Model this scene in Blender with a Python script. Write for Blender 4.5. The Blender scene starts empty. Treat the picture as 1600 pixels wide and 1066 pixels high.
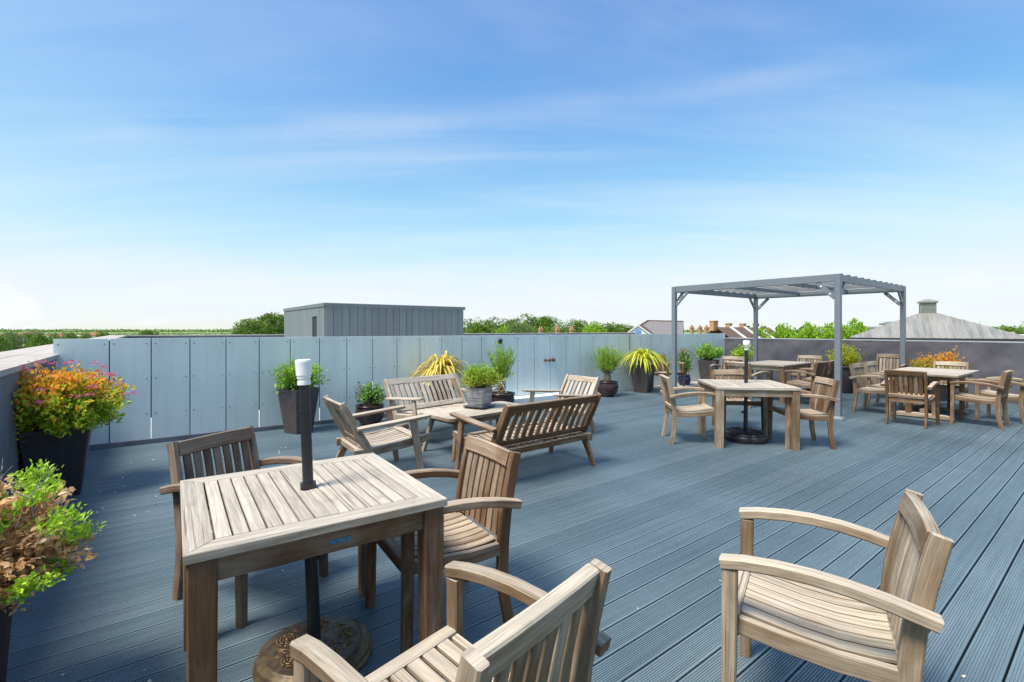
import bpy, math, random
import numpy as np
from mathutils import Vector, Matrix
R = math.radians
rnd = random.Random(7)
sc = bpy.context.scene
COL = sc.collection

# ------------------------------------------------------------------ camera
EYE = 1.45
cd = bpy.data.cameras.new('camera'); cam = bpy.data.objects.new('camera', cd); COL.objects.link(cam)
cam.location = (0, 0, EYE); cam.rotation_euler = (R(90), 0, 0)
cd.sensor_width = 36; cd.lens = 17.21; cd.shift_y = -0.0113
cd.clip_start = 0.05; cd.clip_end = 20000
sc.camera = cam

# ------------------------------------------------------------------ sky, sun, exposure
SUN_EL, SUN_AZ = 60, (-0.76, -0.65)         # horizontal direction towards the sun (from behind left)
w = bpy.data.worlds.new('World'); sc.world = w; w.use_nodes = True
nt = w.node_tree; nt.nodes.clear()
def N(nt, t, **k):
    n = nt.nodes.new(t)
    for a, v in k.items():
        if hasattr(n, a): setattr(n, a, v)
    return n
def sky_world():
    L = nt.links.new
    out = N(nt, 'ShaderNodeOutputWorld'); bg = N(nt, 'ShaderNodeBackground'); L(bg.outputs[0], out.inputs[0])
    sky = N(nt, 'ShaderNodeTexSky', sky_type='NISHITA', sun_disc=False)
    sky.sun_elevation = R(SUN_EL); sky.sun_rotation = math.atan2(SUN_AZ[0], SUN_AZ[1])
    sky.air_density = 1.0; sky.dust_density = 0.3; sky.ozone_density = 1.0; sky.altitude = 0
    hs = N(nt, 'ShaderNodeHueSaturation'); hs.inputs['Saturation'].default_value = 1.27; hs.inputs['Hue'].default_value = 0.504
    L(sky.outputs[0], hs.inputs['Color'])
    # a camera-like shoulder: the glare near the horizon rolls off to pale blue-white
    sc3 = N(nt, 'ShaderNodeSeparateColor'); L(hs.outputs[0], sc3.inputs[0]); cc3 = N(nt, 'ShaderNodeCombineColor')
    def mm(op, a, b):
        n = N(nt, 'ShaderNodeMath', operation=op)
        for i, x in enumerate((a, b)):
            if isinstance(x, (int, float)): n.inputs[i].default_value = x
            else: L(x, n.inputs[i])
        return n.outputs[0]
    for i, M_ in enumerate((3.35, 3.62, 3.95)):
        x = sc3.outputs[i]; L(mm('DIVIDE', x, mm('POWER', mm('ADD', 1.0, mm('POWER', mm('DIVIDE', x, M_), 4.0)), 0.25)), cc3.inputs[i])
    tc = N(nt, 'ShaderNodeTexCoord')
    def dot(v):
        d = N(nt, 'ShaderNodeVectorMath', operation='DOT_PRODUCT'); d.inputs[1].default_value = v
        L(tc.outputs['Generated'], d.inputs[0]); return d.outputs['Value']
    def m(op, a, b=None, c=None, clamp=False):
        n = N(nt, 'ShaderNodeMath', operation=op); n.use_clamp = clamp
        for i, x in enumerate((a, b, c)):
            if x is None: continue
            if isinstance(x, (int, float)): n.inputs[i].default_value = x
            else: L(x, n.inputs[i])
        return n.outputs[0]
    # high thin cloud: position on a flat layer far overhead
    sep = N(nt, 'ShaderNodeSeparateXYZ'); L(tc.outputs['Generated'], sep.inputs[0])
    zz = m('ADD', m('MAXIMUM', sep.outputs[2], 0.0), 0.12)
    cmb = N(nt, 'ShaderNodeCombineXYZ')
    L(m('DIVIDE', sep.outputs[0], zz), cmb.inputs[0]); L(m('DIVIDE', sep.outputs[1], zz), cmb.inputs[1])
    mp = N(nt, 'ShaderNodeMapping'); mp.inputs['Rotation'].default_value = (0, 0, R(-14)); mp.inputs['Scale'].default_value = (0.35, 1.5, 1)
    L(cmb.outputs[0], mp.inputs[0])
    n1 = N(nt, 'ShaderNodeTexNoise'); n1.inputs['Scale'].default_value = 0.9; n1.inputs['Detail'].default_value = 9; n1.inputs['Roughness'].default_value = 0.58; n1.inputs['Distortion'].default_value = 0.5
    L(mp.outputs[0], n1.inputs['Vector'])
    wisp = N(nt, 'ShaderNodeMapRange', interpolation_type='SMOOTHSTEP'); wisp.inputs['From Min'].default_value = 0.34; wisp.inputs['From Max'].default_value = 0.80; wisp.inputs['To Max'].default_value = 0.38
    L(n1.outputs[0], wisp.inputs[0])
    # long streak of old contrail
    dd = m('ADD', dot((0.0877, 0.2646, -0.9604)), 0.1449)
    nb = N(nt, 'ShaderNodeTexNoise'); nb.inputs['Scale'].default_value = 5; nb.inputs['Detail'].default_value = 4
    L(tc.outputs['Generated'], nb.inputs['Vector'])
    dd = m('ADD', dd, m('MULTIPLY', m('SUBTRACT', nb.outputs[0], 0.5), 0.03))
    band = m('POWER', 2.718, m('MULTIPLY', m('MULTIPLY', dd, dd), -2600.0))
    n2 = N(nt, 'ShaderNodeTexNoise'); n2.inputs['Scale'].default_value = 2.2; n2.inputs['Detail'].default_value = 9
    L(tc.outputs['Generated'], n2.inputs['Vector'])
    bm_ = N(nt, 'ShaderNodeMapRange'); bm_.inputs['From Min'].default_value = 0.4; bm_.inputs['From Max'].default_value = 0.62; bm_.inputs['To Max'].default_value = 0.2; L(n2.outputs[0], bm_.inputs[0])
    band = m('MULTIPLY', band, bm_.outputs[0])
    # small puffs of cumulus low over the horizon
    mp2 = N(nt, 'ShaderNodeMapping'); mp2.inputs['Scale'].default_value = (4, 4, 16); L(tc.outputs['Generated'], mp2.inputs[0])
    n3 = N(nt, 'ShaderNodeTexNoise'); n3.inputs['Scale'].default_value = 1.5; n3.inputs['Detail'].default_value = 6; L(mp2.outputs[0], n3.inputs['Vector'])
    puff = N(nt, 'ShaderNodeMapRange', interpolation_type='SMOOTHSTEP'); puff.inputs['From Min'].default_value = 0.52; puff.inputs['From Max'].default_value = 0.68; puff.inputs['To Max'].default_value = 0.75; L(n3.outputs[0], puff.inputs[0])
    low = N(nt, 'ShaderNodeMapRange', interpolation_type='SMOOTHSTEP'); low.inputs['From Min'].default_value = 0.14; low.inputs['From Max'].default_value = 0.03; L(sep.outputs[2], low.inputs[0])
    puff = m('MULTIPLY', puff.outputs[0], low.outputs[0])
    pd = N(nt, 'ShaderNodeMapRange', interpolation_type='SMOOTHSTEP'); pd.inputs['From Min'].default_value = 0.99900; pd.inputs['From Max'].default_value = 0.99995; pd.inputs['To Max'].default_value = 0.9
    n4 = N(nt, 'ShaderNodeTexNoise'); n4.inputs['Scale'].default_value = 38; n4.inputs['Detail'].default_value = 5; L(tc.outputs['Generated'], n4.inputs['Vector'])
    L(m('ADD', dot((-0.7171, 0.6962, 0.0319)), m('MULTIPLY', m('SUBTRACT', n4.outputs[0], 0.5), 0.0022)), pd.inputs[0])
    puff = m('MAXIMUM', puff, pd.outputs[0])
    fac = m('ADD', m('ADD', wisp.outputs[0], band), puff, clamp=True)
    mix = N(nt, 'ShaderNodeMix', data_type='RGBA'); L(fac, mix.inputs[0]); L(cc3.outputs[0], mix.inputs[6]); mix.inputs[7].default_value = (3.6, 3.75, 3.9, 1)
    L(mix.outputs[2], bg.inputs[0]); bg.inputs[1].default_value = 0.115
sky_world()
sd = bpy.data.lights.new('sun', 'SUN'); sun = bpy.data.objects.new('sun', sd); COL.objects.link(sun)
sd.energy = 2.6; sd.angle = R(20); sd.color = (1, 0.93, 0.83)
h = math.cos(R(SUN_EL)); nrm = math.hypot(*SUN_AZ)
sdir = Vector((SUN_AZ[0] / nrm * h, SUN_AZ[1] / nrm * h, math.sin(R(SUN_EL))))
sun.rotation_euler = sdir.to_track_quat('Z', 'Y').to_euler()
vs = sc.view_settings; vs.view_transform = 'Standard'; vs.look = 'None'; vs.gamma = 1; vs.use_curve_mapping = False
vs.exposure = 1.22

# ------------------------------------------------------------------ materials
MAT = {}
def lin(r, g, b):
    f = lambda c: ((c / 255 + 0.055) / 1.055) ** 2.4 if c / 255 > 0.04045 else c / 255 / 12.92
    return (f(r), f(g), f(b), 1)
class Sh:
    def __init__(s, name, rough=0.6, spec=0.5, metal=0.0):
        s.m = bpy.data.materials.new(name); s.m.use_nodes = True; s.nt = s.m.node_tree; s.nt.nodes.clear()
        s.out = s.n('ShaderNodeOutputMaterial'); s.b = s.n('ShaderNodeBsdfPrincipled')
        s.l(s.b.outputs[0], s.out.inputs[0])
        s.b.inputs['Roughness'].default_value = rough; s.b.inputs['Specular IOR Level'].default_value = spec; s.b.inputs['Metallic'].default_value = metal
        MAT[name] = s.m
    def n(s, t, **k): return N(s.nt, t, **k)
    def l(s, a, b): s.nt.links.new(a, b)
    def coord(s, which='Object', scale=(1, 1, 1), rot=(0, 0, 0)):
        t = s.n('ShaderNodeTexCoord'); mp = s.n('ShaderNodeMapping'); mp.inputs['Scale'].default_value = scale; mp.inputs['Rotation'].default_value = rot
        s.l(t.outputs[which], mp.inputs[0]); return mp.outputs[0]
    def noise(s, vec, scale=5, detail=4, rough=0.55, dist=0, fac=True):
        n = s.n('ShaderNodeTexNoise'); n.inputs['Scale'].default_value = scale; n.inputs['Detail'].default_value = detail
        n.inputs['Roughness'].default_value = rough; n.inputs['Distortion'].default_value = dist
        if vec is not None: s.l(vec, n.inputs['Vector'])
        return n.outputs[0]
    def rng(s, v, a, b, c=0.0, d=1.0, smooth=False):
        n = s.n('ShaderNodeMapRange'); n.interpolation_type = 'SMOOTHSTEP' if smooth else 'LINEAR'
        for i, x in zip((1, 2, 3, 4), (a, b, c, d)): n.inputs[i].default_value = x
        s.l(v, n.inputs[0]); return n.outputs[0]
    def math(s, op, a, b, clamp=False):
        n = s.n('ShaderNodeMath', operation=op); n.use_clamp = clamp
        for i, x in enumerate((a, b)):
            if isinstance(x, (int, float)): n.inputs[i].default_value = x
            else: s.l(x, n.inputs[i])
        return n.outputs[0]
    def mix(s, f, a, b, mode='MIX'):
        n = s.n('ShaderNodeMix', data_type='RGBA', blend_type=mode)
        for i, x in zip((0, 6, 7), (f, a, b)):
            if isinstance(x, (int, float)): n.inputs[i].default_value = x
            elif isinstance(x, tuple): n.inputs[i].default_value = x
            else: s.l(x, n.inputs[i])
        return n.outputs[2]
    def scale_col(s, c, v):
        n = s.n('ShaderNodeVectorMath', operation='SCALE')
        if isinstance(c, tuple): n.inputs[0].default_value = c[:3]
        else: s.l(c, n.inputs[0])
        s.l(v, n.inputs['Scale']); return n.outputs[0]
    def bump(s, h, strength=0.3, dist=0.01):
        n = s.n('ShaderNodeBump'); n.inputs['Strength'].default_value = strength; n.inputs['Distance'].default_value = dist
        s.l(h, n.inputs['Height']); s.l(n.outputs[0], s.b.inputs['Normal'])
    def col(s, c):
        if isinstance(c, tuple): s.b.inputs['Base Color'].default_value = c
        else: s.l(c, s.b.inputs['Base Color'])
    def island(s): return s.n('ShaderNodeNewGeometry').outputs['Random Per Island']
    def objrand(s): return s.n('ShaderNodeObjectInfo').outputs['Random']

def wood(name, grey, brown, dark, bias=0.0, topgain=1.0):
    s = Sh(name, rough=0.78, spec=0.25)
    uv = s.coord('UV')
    fine = s.noise(s.coord('UV', (6, 300, 1)), 1, 5, 0.7, 0.3)
    grain = s.noise(s.coord('UV', (2.2, 55, 1)), 1, 6, 0.62, 0.9)
    crack = s.noise(s.coord('UV', (1.6, 110, 1)), 1, 3, 0.5, 0.5)
    blot = s.noise(s.coord('UV', (4, 14, 1)), 1, 4, 0.6, 0.6)
    big = s.noise(s.coord('Object', (1, 1, 1)), 5, 4)
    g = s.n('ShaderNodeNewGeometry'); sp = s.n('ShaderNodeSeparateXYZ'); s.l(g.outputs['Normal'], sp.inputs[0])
    up = s.rng(sp.outputs[2], -0.1, 0.8, 0.0, 0.80 * topgain)          # upward faces take more of the paler tone, sides stay brown
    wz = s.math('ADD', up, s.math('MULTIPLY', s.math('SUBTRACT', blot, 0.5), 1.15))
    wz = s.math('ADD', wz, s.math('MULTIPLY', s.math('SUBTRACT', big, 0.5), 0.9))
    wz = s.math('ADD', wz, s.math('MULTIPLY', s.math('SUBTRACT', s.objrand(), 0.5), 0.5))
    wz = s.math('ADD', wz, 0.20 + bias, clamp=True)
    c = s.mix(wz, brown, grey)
    k = s.math('MULTIPLY', s.rng(grain, 0.32, 0.66, 0.66, 1.12), s.rng(fine, 0.3, 0.7, 0.72, 1.14))
    k = s.math('MULTIPLY', k, s.rng(s.objrand(), 0, 1, 0.84, 1.12))
    c = s.scale_col(c, k)
    c = s.mix(s.rng(crack, 0.39, 0.29, 0, 0.85), c, dark)
    moss = s.math('MULTIPLY', s.rng(s.noise(s.coord('Object'), 9, 3), 0.62, 0.75, 0, 0.35), 1.0)
    c = s.mix(moss, c, (0.16, 0.16, 0.07, 1))
    s.col(c)
    hh = s.math('ADD', s.math('MULTIPLY', fine, 0.5), grain)
    s.bump(hh, 0.45, 0.0022)
    return s
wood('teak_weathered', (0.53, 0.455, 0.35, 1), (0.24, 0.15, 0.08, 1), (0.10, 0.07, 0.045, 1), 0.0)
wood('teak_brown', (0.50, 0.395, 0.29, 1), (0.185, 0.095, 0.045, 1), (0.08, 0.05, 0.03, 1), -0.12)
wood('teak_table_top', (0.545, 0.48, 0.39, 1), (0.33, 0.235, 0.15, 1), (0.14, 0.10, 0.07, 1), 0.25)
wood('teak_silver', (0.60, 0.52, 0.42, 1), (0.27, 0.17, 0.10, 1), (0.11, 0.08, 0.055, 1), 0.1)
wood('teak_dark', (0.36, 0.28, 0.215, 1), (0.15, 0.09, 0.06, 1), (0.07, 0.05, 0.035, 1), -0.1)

s = Sh('deck', rough=0.42, spec=0.5)
c = s.mix(s.objrand(), (0.108, 0.160, 0.185, 1), (0.150, 0.205, 0.232, 1))
st = s.noise(s.coord('Object', (0.6, 14, 1)), 2, 5, 0.6); sp_ = s.noise(s.coord('Object', (1, 1, 1)), 1.1, 5, 0.6); fl = s.noise(s.coord('Object', (1, 1, 1)), 160, 2)
c = s.scale_col(c, s.math('MULTIPLY', s.rng(st, 0.3, 0.7, 0.82, 1.15), s.math('MULTIPLY', s.rng(sp_, 0.3, 0.7, 0.85, 1.15), s.rng(fl, 0.3, 0.7, 0.8, 1.2))))
s.col(c); s.l(s.rng(sp_, 0.3, 0.7, 0.36, 0.56), s.b.inputs['Roughness']); s.bump(fl, 0.15, 0.001)

s = Sh('fence_panel', rough=0.45, spec=0.4)
pn = s.noise(s.coord('Object'), 130, 3, 0.7); pb = s.noise(s.coord('Object', (1, 1, .6)), 1.6, 4)
stn = s.noise(s.coord('Object', (14, 14, 0.8)), 1.0, 4)
c = s.mix(s.objrand(), (0.64, 0.73, 0.725, 1), (0.69, 0.775, 0.77, 1))
c = s.scale_col(c, s.math('MULTIPLY', s.rng(pn, 0.3, 0.7, 0.84, 1.14), s.math('MULTIPLY', s.rng(pb, 0.3, 0.7, 0.9, 1.08), s.rng(stn, 0.25, 0.75, 0.93, 1.05))))
s.col(c)
s = Sh('dark_seam', rough=0.7); s.col((0.02, 0.028, 0.035, 1))
s = Sh('grey_slab', rough=0.85, spec=0.2); c0 = s.noise(s.coord('Object'), 3, 6, 0.65); c1 = s.noise(s.coord('Object'), 40, 3)
s.col(s.scale_col((0.47, 0.43, 0.385, 1), s.math('MULTIPLY', s.rng(c0, 0.3, 0.7, 0.8, 1.12), s.math('MULTIPLY', s.rng(c1, 0.3, 0.7, 0.88, 1.08), s.rng(s.objrand(), 0, 1, 0.9, 1.05)))))
s.bump(c1, 0.3, 0.002)
s = Sh('parapet_render', rough=0.8, spec=0.3); c0 = s.noise(s.coord('Object', (2, 2, .7)), 2, 5)
s.col(s.scale_col((0.15, 0.165, 0.19, 1), s.rng(c0, 0.3, 0.7, 0.75, 1.2)))
s = Sh('membrane', rough=0.6, spec=0.4); c0 = s.noise(s.coord('Object', (1, 1, 1)), 2.2, 5, 0.6); c1 = s.noise(s.coord('Object'), 220, 2)
s.col(s.scale_col((0.105, 0.10, 0.118, 1), s.math('MULTIPLY', s.rng(c0, 0.3, 0.7, 0.75, 1.25), s.rng(c1, 0.3, 0.7, 0.75, 1.25))))
s.bump(c0, 0.35, 0.03)
s = Sh('metal_trim', rough=0.45, spec=0.5, metal=0.3); s.col((0.42, 0.44, 0.45, 1))
s = Sh('roof_membrane', rough=0.85); c0 = s.noise(s.coord('Object'), 0.8, 5); s.col(s.scale_col((0.50, 0.50, 0.49, 1), s.rng(c0, 0.3, 0.7, 0.8, 1.1)))
s = Sh('cladding', rough=0.6, spec=0.3); c0 = s.noise(s.coord('Object'), 30, 3); c1 = s.noise(s.coord('Object', (3, 3, .5)), 1, 4)
s.col(s.scale_col((0.165, 0.195, 0.20, 1), s.math('MULTIPLY', s.rng(c0, 0.3, 0.7, 0.88, 1.1), s.math('MULTIPLY', s.rng(c1, 0.3, 0.7, 0.9, 1.1), s.rng(s.objrand(), 0, 1, 0.93, 1.07)))))
s = Sh('pergola_paint', rough=0.4, spec=0.5); c0 = s.noise(s.coord('Object'), 25, 4); s.col(s.scale_col((0.17, 0.195, 0.22, 1), s.rng(c0, 0.3, 0.7, 0.9, 1.08)))
s = Sh('pergola_slat', rough=0.6); c0 = s.noise(s.coord('Object', (8, 8, 8)), 3, 4); s.col(s.scale_col((0.12, 0.12, 0.12, 1), s.rng(c0, 0.3, 0.7, 0.8, 1.15)))
def plain(name, c, rough=0.5, spec=0.5, metal=0.0, var=0.12, sc_=20, b=0.0):
    s = Sh(name, rough, spec, metal); n = s.noise(s.coord('Object'), sc_, 4)
    s.col(s.scale_col(c, s.rng(n, 0.3, 0.7, 1 - var, 1 + var)))
    if b: s.bump(n, b, 0.004)
    return s
plain('black_tube', (0.018, 0.02, 0.024, 1), 0.38)
plain('black_plastic', (0.022, 0.020, 0.024, 1), 0.36, b=0.2, sc_=9, var=0.3)
plain('white_plastic', (0.80, 0.80, 0.80, 1), 0.35)
s = Sh('bronze', rough=0.42, spec=0.5, metal=0.35); n_ = s.noise(s.coord('Object'), 28, 5); s.col(s.mix(s.rng(n_, 0.38, 0.62), (0.085, 0.065, 0.04, 1), (0.17, 0.12, 0.06, 1))); s.bump(n_, 0.3, 0.003)
s = Sh('bronze_relief', rough=0.38, metal=0.35); n_ = s.noise(s.coord('Object'), 40, 4); s.col(s.mix(s.rng(n_, 0.38, 0.62), (0.17, 0.10, 0.05, 1), (0.34, 0.21, 0.10, 1)))
plain('pot_brown', (0.072, 0.058, 0.062, 1), 0.55, var=0.2, sc_=12)
plain('pot_black', (0.032, 0.026, 0.032, 1), 0.5, var=0.25, sc_=30)
plain('pot_glazed', (0.045, 0.024, 0.026, 1), 0.18, var=0.35, sc_=8)
plain('pot_blue', (0.02, 0.03, 0.09, 1), 0.18, var=0.3, sc_=8)
s = Sh('pot_limed', rough=0.7); n_ = s.noise(s.coord('Object', (3, 3, 40)), 1, 5, 0.6, 0.5); s.col(s.mix(s.rng(n_, 0.35, 0.65), (0.10, 0.10, 0.105, 1), (0.42, 0.42, 0.43, 1)))
plain('tray_black', (0.035, 0.038, 0.05, 1), 0.4)
plain('soil', (0.05, 0.035, 0.025, 1), 0.95, sc_=60, var=0.4)
plain('blue_label', (0.06, 0.17, 0.27, 1), 0.6, var=.4, sc_=90)
plain('rust', (0.20, 0.11, 0.07, 1), 0.7, metal=0.3, var=0.4, sc_=60)
plain('rope', (0.35, 0.25, 0.13, 1), 0.9, var=0.3)
plain('rib_metal', (0.33, 0.325, 0.295, 1), 0.6)
plain('petal', (0.75, 0.70, 0.55, 1), 0.8)
plain('bark', (0.11, 0.085, 0.06, 1), 0.9, var=0.35, sc_=10, b=0.5)
plain('twig', (0.17, 0.12, 0.08, 1), 0.9, var=0.25)
plain('willow', (0.30, 0.22, 0.11, 1), 0.8, var=0.3, sc_=40)
def leafmat(name, cols, rough=0.5, trans=0.25):
    """leaf colour differs from leaf to leaf along the list of real leaf colours"""
    s = Sh(name, rough, 0.35)
    cr = s.n('ShaderNodeValToRGB'); s.l(s.island(), cr.inputs[0])
    el = cr.color_ramp.elements
    while len(el) < len(cols): el.new(0.5)
    for i, c in enumerate(cols):
        el[i].position = i / (len(cols) - 1); el[i].color = (*c, 1)
    s.col(cr.outputs[0])
    t = s.n('ShaderNodeBsdfTranslucent'); s.l(cr.outputs[0], t.inputs[0])
    mx = s.n('ShaderNodeMixShader'); mx.inputs[0].default_value = trans
    s.l(s.b.outputs[0], mx.inputs[1]); s.l(t.outputs[0], mx.inputs[2]); s.l(mx.outputs[0], s.out.inputs[0])
    return s
leafmat('leaf_green', [(0.12, 0.27, 0.03), (0.21, 0.42, 0.05), (0.38, 0.58, 0.08), (0.24, 0.46, 0.05)])
leafmat('leaf_lime', [(0.16, 0.36, 0.02), (0.30, 0.52, 0.04), (0.42, 0.60, 0.06), (0.24, 0.46, 0.03)], trans=.35)
leafmat('leaf_spirea', [(0.34, 0.56, 0.04), (0.60, 0.70, 0.05), (0.80, 0.70, 0.06), (0.48, 0.62, 0.05)], trans=.45)
leafmat('leaf_orange', [(0.85, 0.46, 0.04), (0.88, 0.34, 0.05), (0.82, 0.60, 0.05), (0.74, 0.22, 0.07), (0.88, 0.54, 0.05)], trans=.45)
leafmat('leaf_dry', [(0.72, 0.42, 0.17), (0.86, 0.60, 0.32), (0.50, 0.24, 0.09), (0.90, 0.70, 0.46), (0.78, 0.46, 0.20)], 0.8, .35)
leafmat('leaf_fresh', [(0.35, 0.58, 0.03), (0.50, 0.70, 0.05), (0.22, 0.45, 0.02)], trans=.35)
leafmat('leaf_dark', [(0.07, 0.17, 0.04), (0.12, 0.27, 0.05), (0.20, 0.38, 0.07), (0.09, 0.20, 0.04)])
leafmat('leaf_yellow', [(0.45, 0.55, 0.04), (0.68, 0.62, 0.06), (0.32, 0.48, 0.04), (0.75, 0.60, 0.10)], trans=.35)
leafmat('flower_pink', [(0.62, 0.10, 0.22), (0.78, 0.24, 0.34), (0.50, 0.07, 0.15)], 0.7)
leafmat('flower_red', [(0.40, 0.08, 0.08), (0.55, 0.18, 0.16), (0.30, 0.07, 0.05)], 0.7)
leafmat('tree_green', [(0.09, 0.17, 0.022), (0.15, 0.26, 0.03), (0.23, 0.35, 0.04), (0.075, 0.14, 0.02), (0.17, 0.28, 0.03)], trans=.25)
leafmat('tree_bright', [(0.20, 0.40, 0.02), (0.30, 0.50, 0.03), (0.38, 0.54, 0.04), (0.15, 0.32, 0.02)], trans=.3)
leafmat('tree_pale', [(0.17, 0.25, 0.08), (0.22, 0.30, 0.10), (0.13, 0.21, 0.06)], trans=.2)
def blade(name, mid, edge):
    s = Sh(name, 0.4, 0.4); uvn = s.n('ShaderNodeTexCoord'); sx = s.n('ShaderNodeSeparateXYZ'); s.l(uvn.outputs['UV'], sx.inputs[0])
    d = s.math('ABSOLUTE', s.math('SUBTRACT', sx.outputs[1], 0.5), 0)
    c = s.mix(s.rng(d, 0.22, 0.34), mid, edge); c = s.scale_col(c, s.rng(s.objrand(), 0, 1, 0.75, 1.15)); s.col(c)
    t = s.n('ShaderNodeBsdfTranslucent'); s.l(c, t.inputs[0]); mx = s.n('ShaderNodeMixShader'); mx.inputs[0].default_value = 0.3
    s.l(s.b.outputs[0], mx.inputs[1]); s.l(t.outputs[0], mx.inputs[2]); s.l(mx.outputs[0], s.out.inputs[0])
blade('blade_yellow', (0.74, 0.66, 0.07, 1), (0.36, 0.50, 0.04, 1))
blade('blade_pink', (0.80, 0.68, 0.10, 1), (0.60, 0.42, 0.10, 1))
# background
s = Sh('zinc', 0.5, 0.4, 0.2); c0 = s.noise(s.coord('Object', (2.6, .25, .25)), 1.0, 5, 0.6); s.col(s.mix(s.rng(c0, 0.35, 0.65), (0.20, 0.205, 0.19, 1), (0.36, 0.34, 0.295, 1)))
s = Sh('slate', 0.8, 0.2); br = s.n('ShaderNodeTexBrick'); br.inputs['Scale'].default_value = 3; br.inputs['Color1'].default_value = (0.19, 0.18, 0.185, 1); br.inputs['Color2'].default_value = (0.235, 0.22, 0.22, 1); br.inputs['Mortar'].default_value = (0.12, 0.11, 0.11, 1); s.l(s.coord('Object'), br.inputs[0]); s.col(br.outputs[0])
s = Sh('brown_tile', 0.85, 0.2); c0 = s.noise(s.coord('Object', (1, 1, 4)), 3, 4); s.col(s.scale_col((0.14, 0.095, 0.075, 1), s.rng(c0, 0.3, 0.7, 0.75, 1.25)))
s = Sh('red_tile', 0.85, 0.2); c0 = s.noise(s.coord('Object', (1, 1, 4)), 3, 4); s.col(s.scale_col((0.30, 0.14, 0.085, 1), s.rng(c0, 0.3, 0.7, 0.75, 1.25)))
s = Sh('brick', 0.85, 0.2); br = s.n('ShaderNodeTexBrick'); br.inputs['Scale'].default_value = 6; br.inputs['Color1'].default_value = (0.48, 0.23, 0.10, 1); br.inputs['Color2'].default_value = (0.56, 0.30, 0.14, 1); br.inputs['Mortar'].default_value = (0.42, 0.33, 0.25, 1); s.l(s.coord('Object', (1, 1, 1), (R(90), 0, 0)), br.inputs[0]); s.col(br.outputs[0])
plain('white_render', (0.74, 0.74, 0.73, 1), 0.8, var=0.06)
plain('cream_render', (0.62, 0.53, 0.40, 1), 0.8, var=0.08)
plain('pale_roof', (0.62, 0.60, 0.58, 1), 0.7, var=0.08, sc_=0.5)
plain('slate_blue', (0.20, 0.21, 0.27, 1), 0.6)
plain('dark_timber', (0.035, 0.04, 0.055, 1), 0.8)
plain('window_glass', (0.05, 0.07, 0.09, 1), 0.12)
plain('emblem_blue', (0.13, 0.28, 0.62, 1), 0.6)
plain('emblem_pale', (0.45, 0.56, 0.80, 1), 0.6)
plain('grey_lattice', (0.20, 0.20, 0.20, 1), 0.8, var=0.4, sc_=2)
s = Sh('countryside', 0.95, 0.1)
v = s.n('ShaderNodeTexVoronoi'); v.inputs['Scale'].default_value = 1.0; mpn = s.coord('Object', (0.004, 0.0015, 1)); s.l(mpn, v.inputs[0])
cr = s.n('ShaderNodeValToRGB'); sv = s.n('ShaderNodeSeparateColor'); s.l(v.outputs['Color'], sv.inputs[0]); s.l(sv.outputs[0], cr.inputs[0])
for i, (p_, c_) in enumerate([(0, (0.17, 0.27, 0.09, 1)), (0.3, (0.26, 0.36, 0.15, 1)), (0.55, (0.36, 0.45, 0.24, 1)), (0.8, (0.13, 0.22, 0.08, 1)), (1, (0.42, 0.44, 0.28, 1))]):
    if i > 1: cr.color_ramp.elements.new(p_)
for i, (p_, c_) in enumerate([(0, (0.17, 0.27, 0.09, 1)), (0.3, (0.26, 0.36, 0.15, 1)), (0.55, (0.36, 0.45, 0.24, 1)), (0.8, (0.13, 0.22, 0.08, 1)), (1, (0.42, 0.44, 0.28, 1))]):
    cr.color_ramp.elements[i].position = p_; cr.color_ramp.elements[i].color = c_
nn = s.noise(s.coord('Object'), 0.05, 5); s.col(s.scale_col(cr.outputs[0], s.rng(nn, 0.3, 0.7, 0.75, 1.15)))

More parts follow.
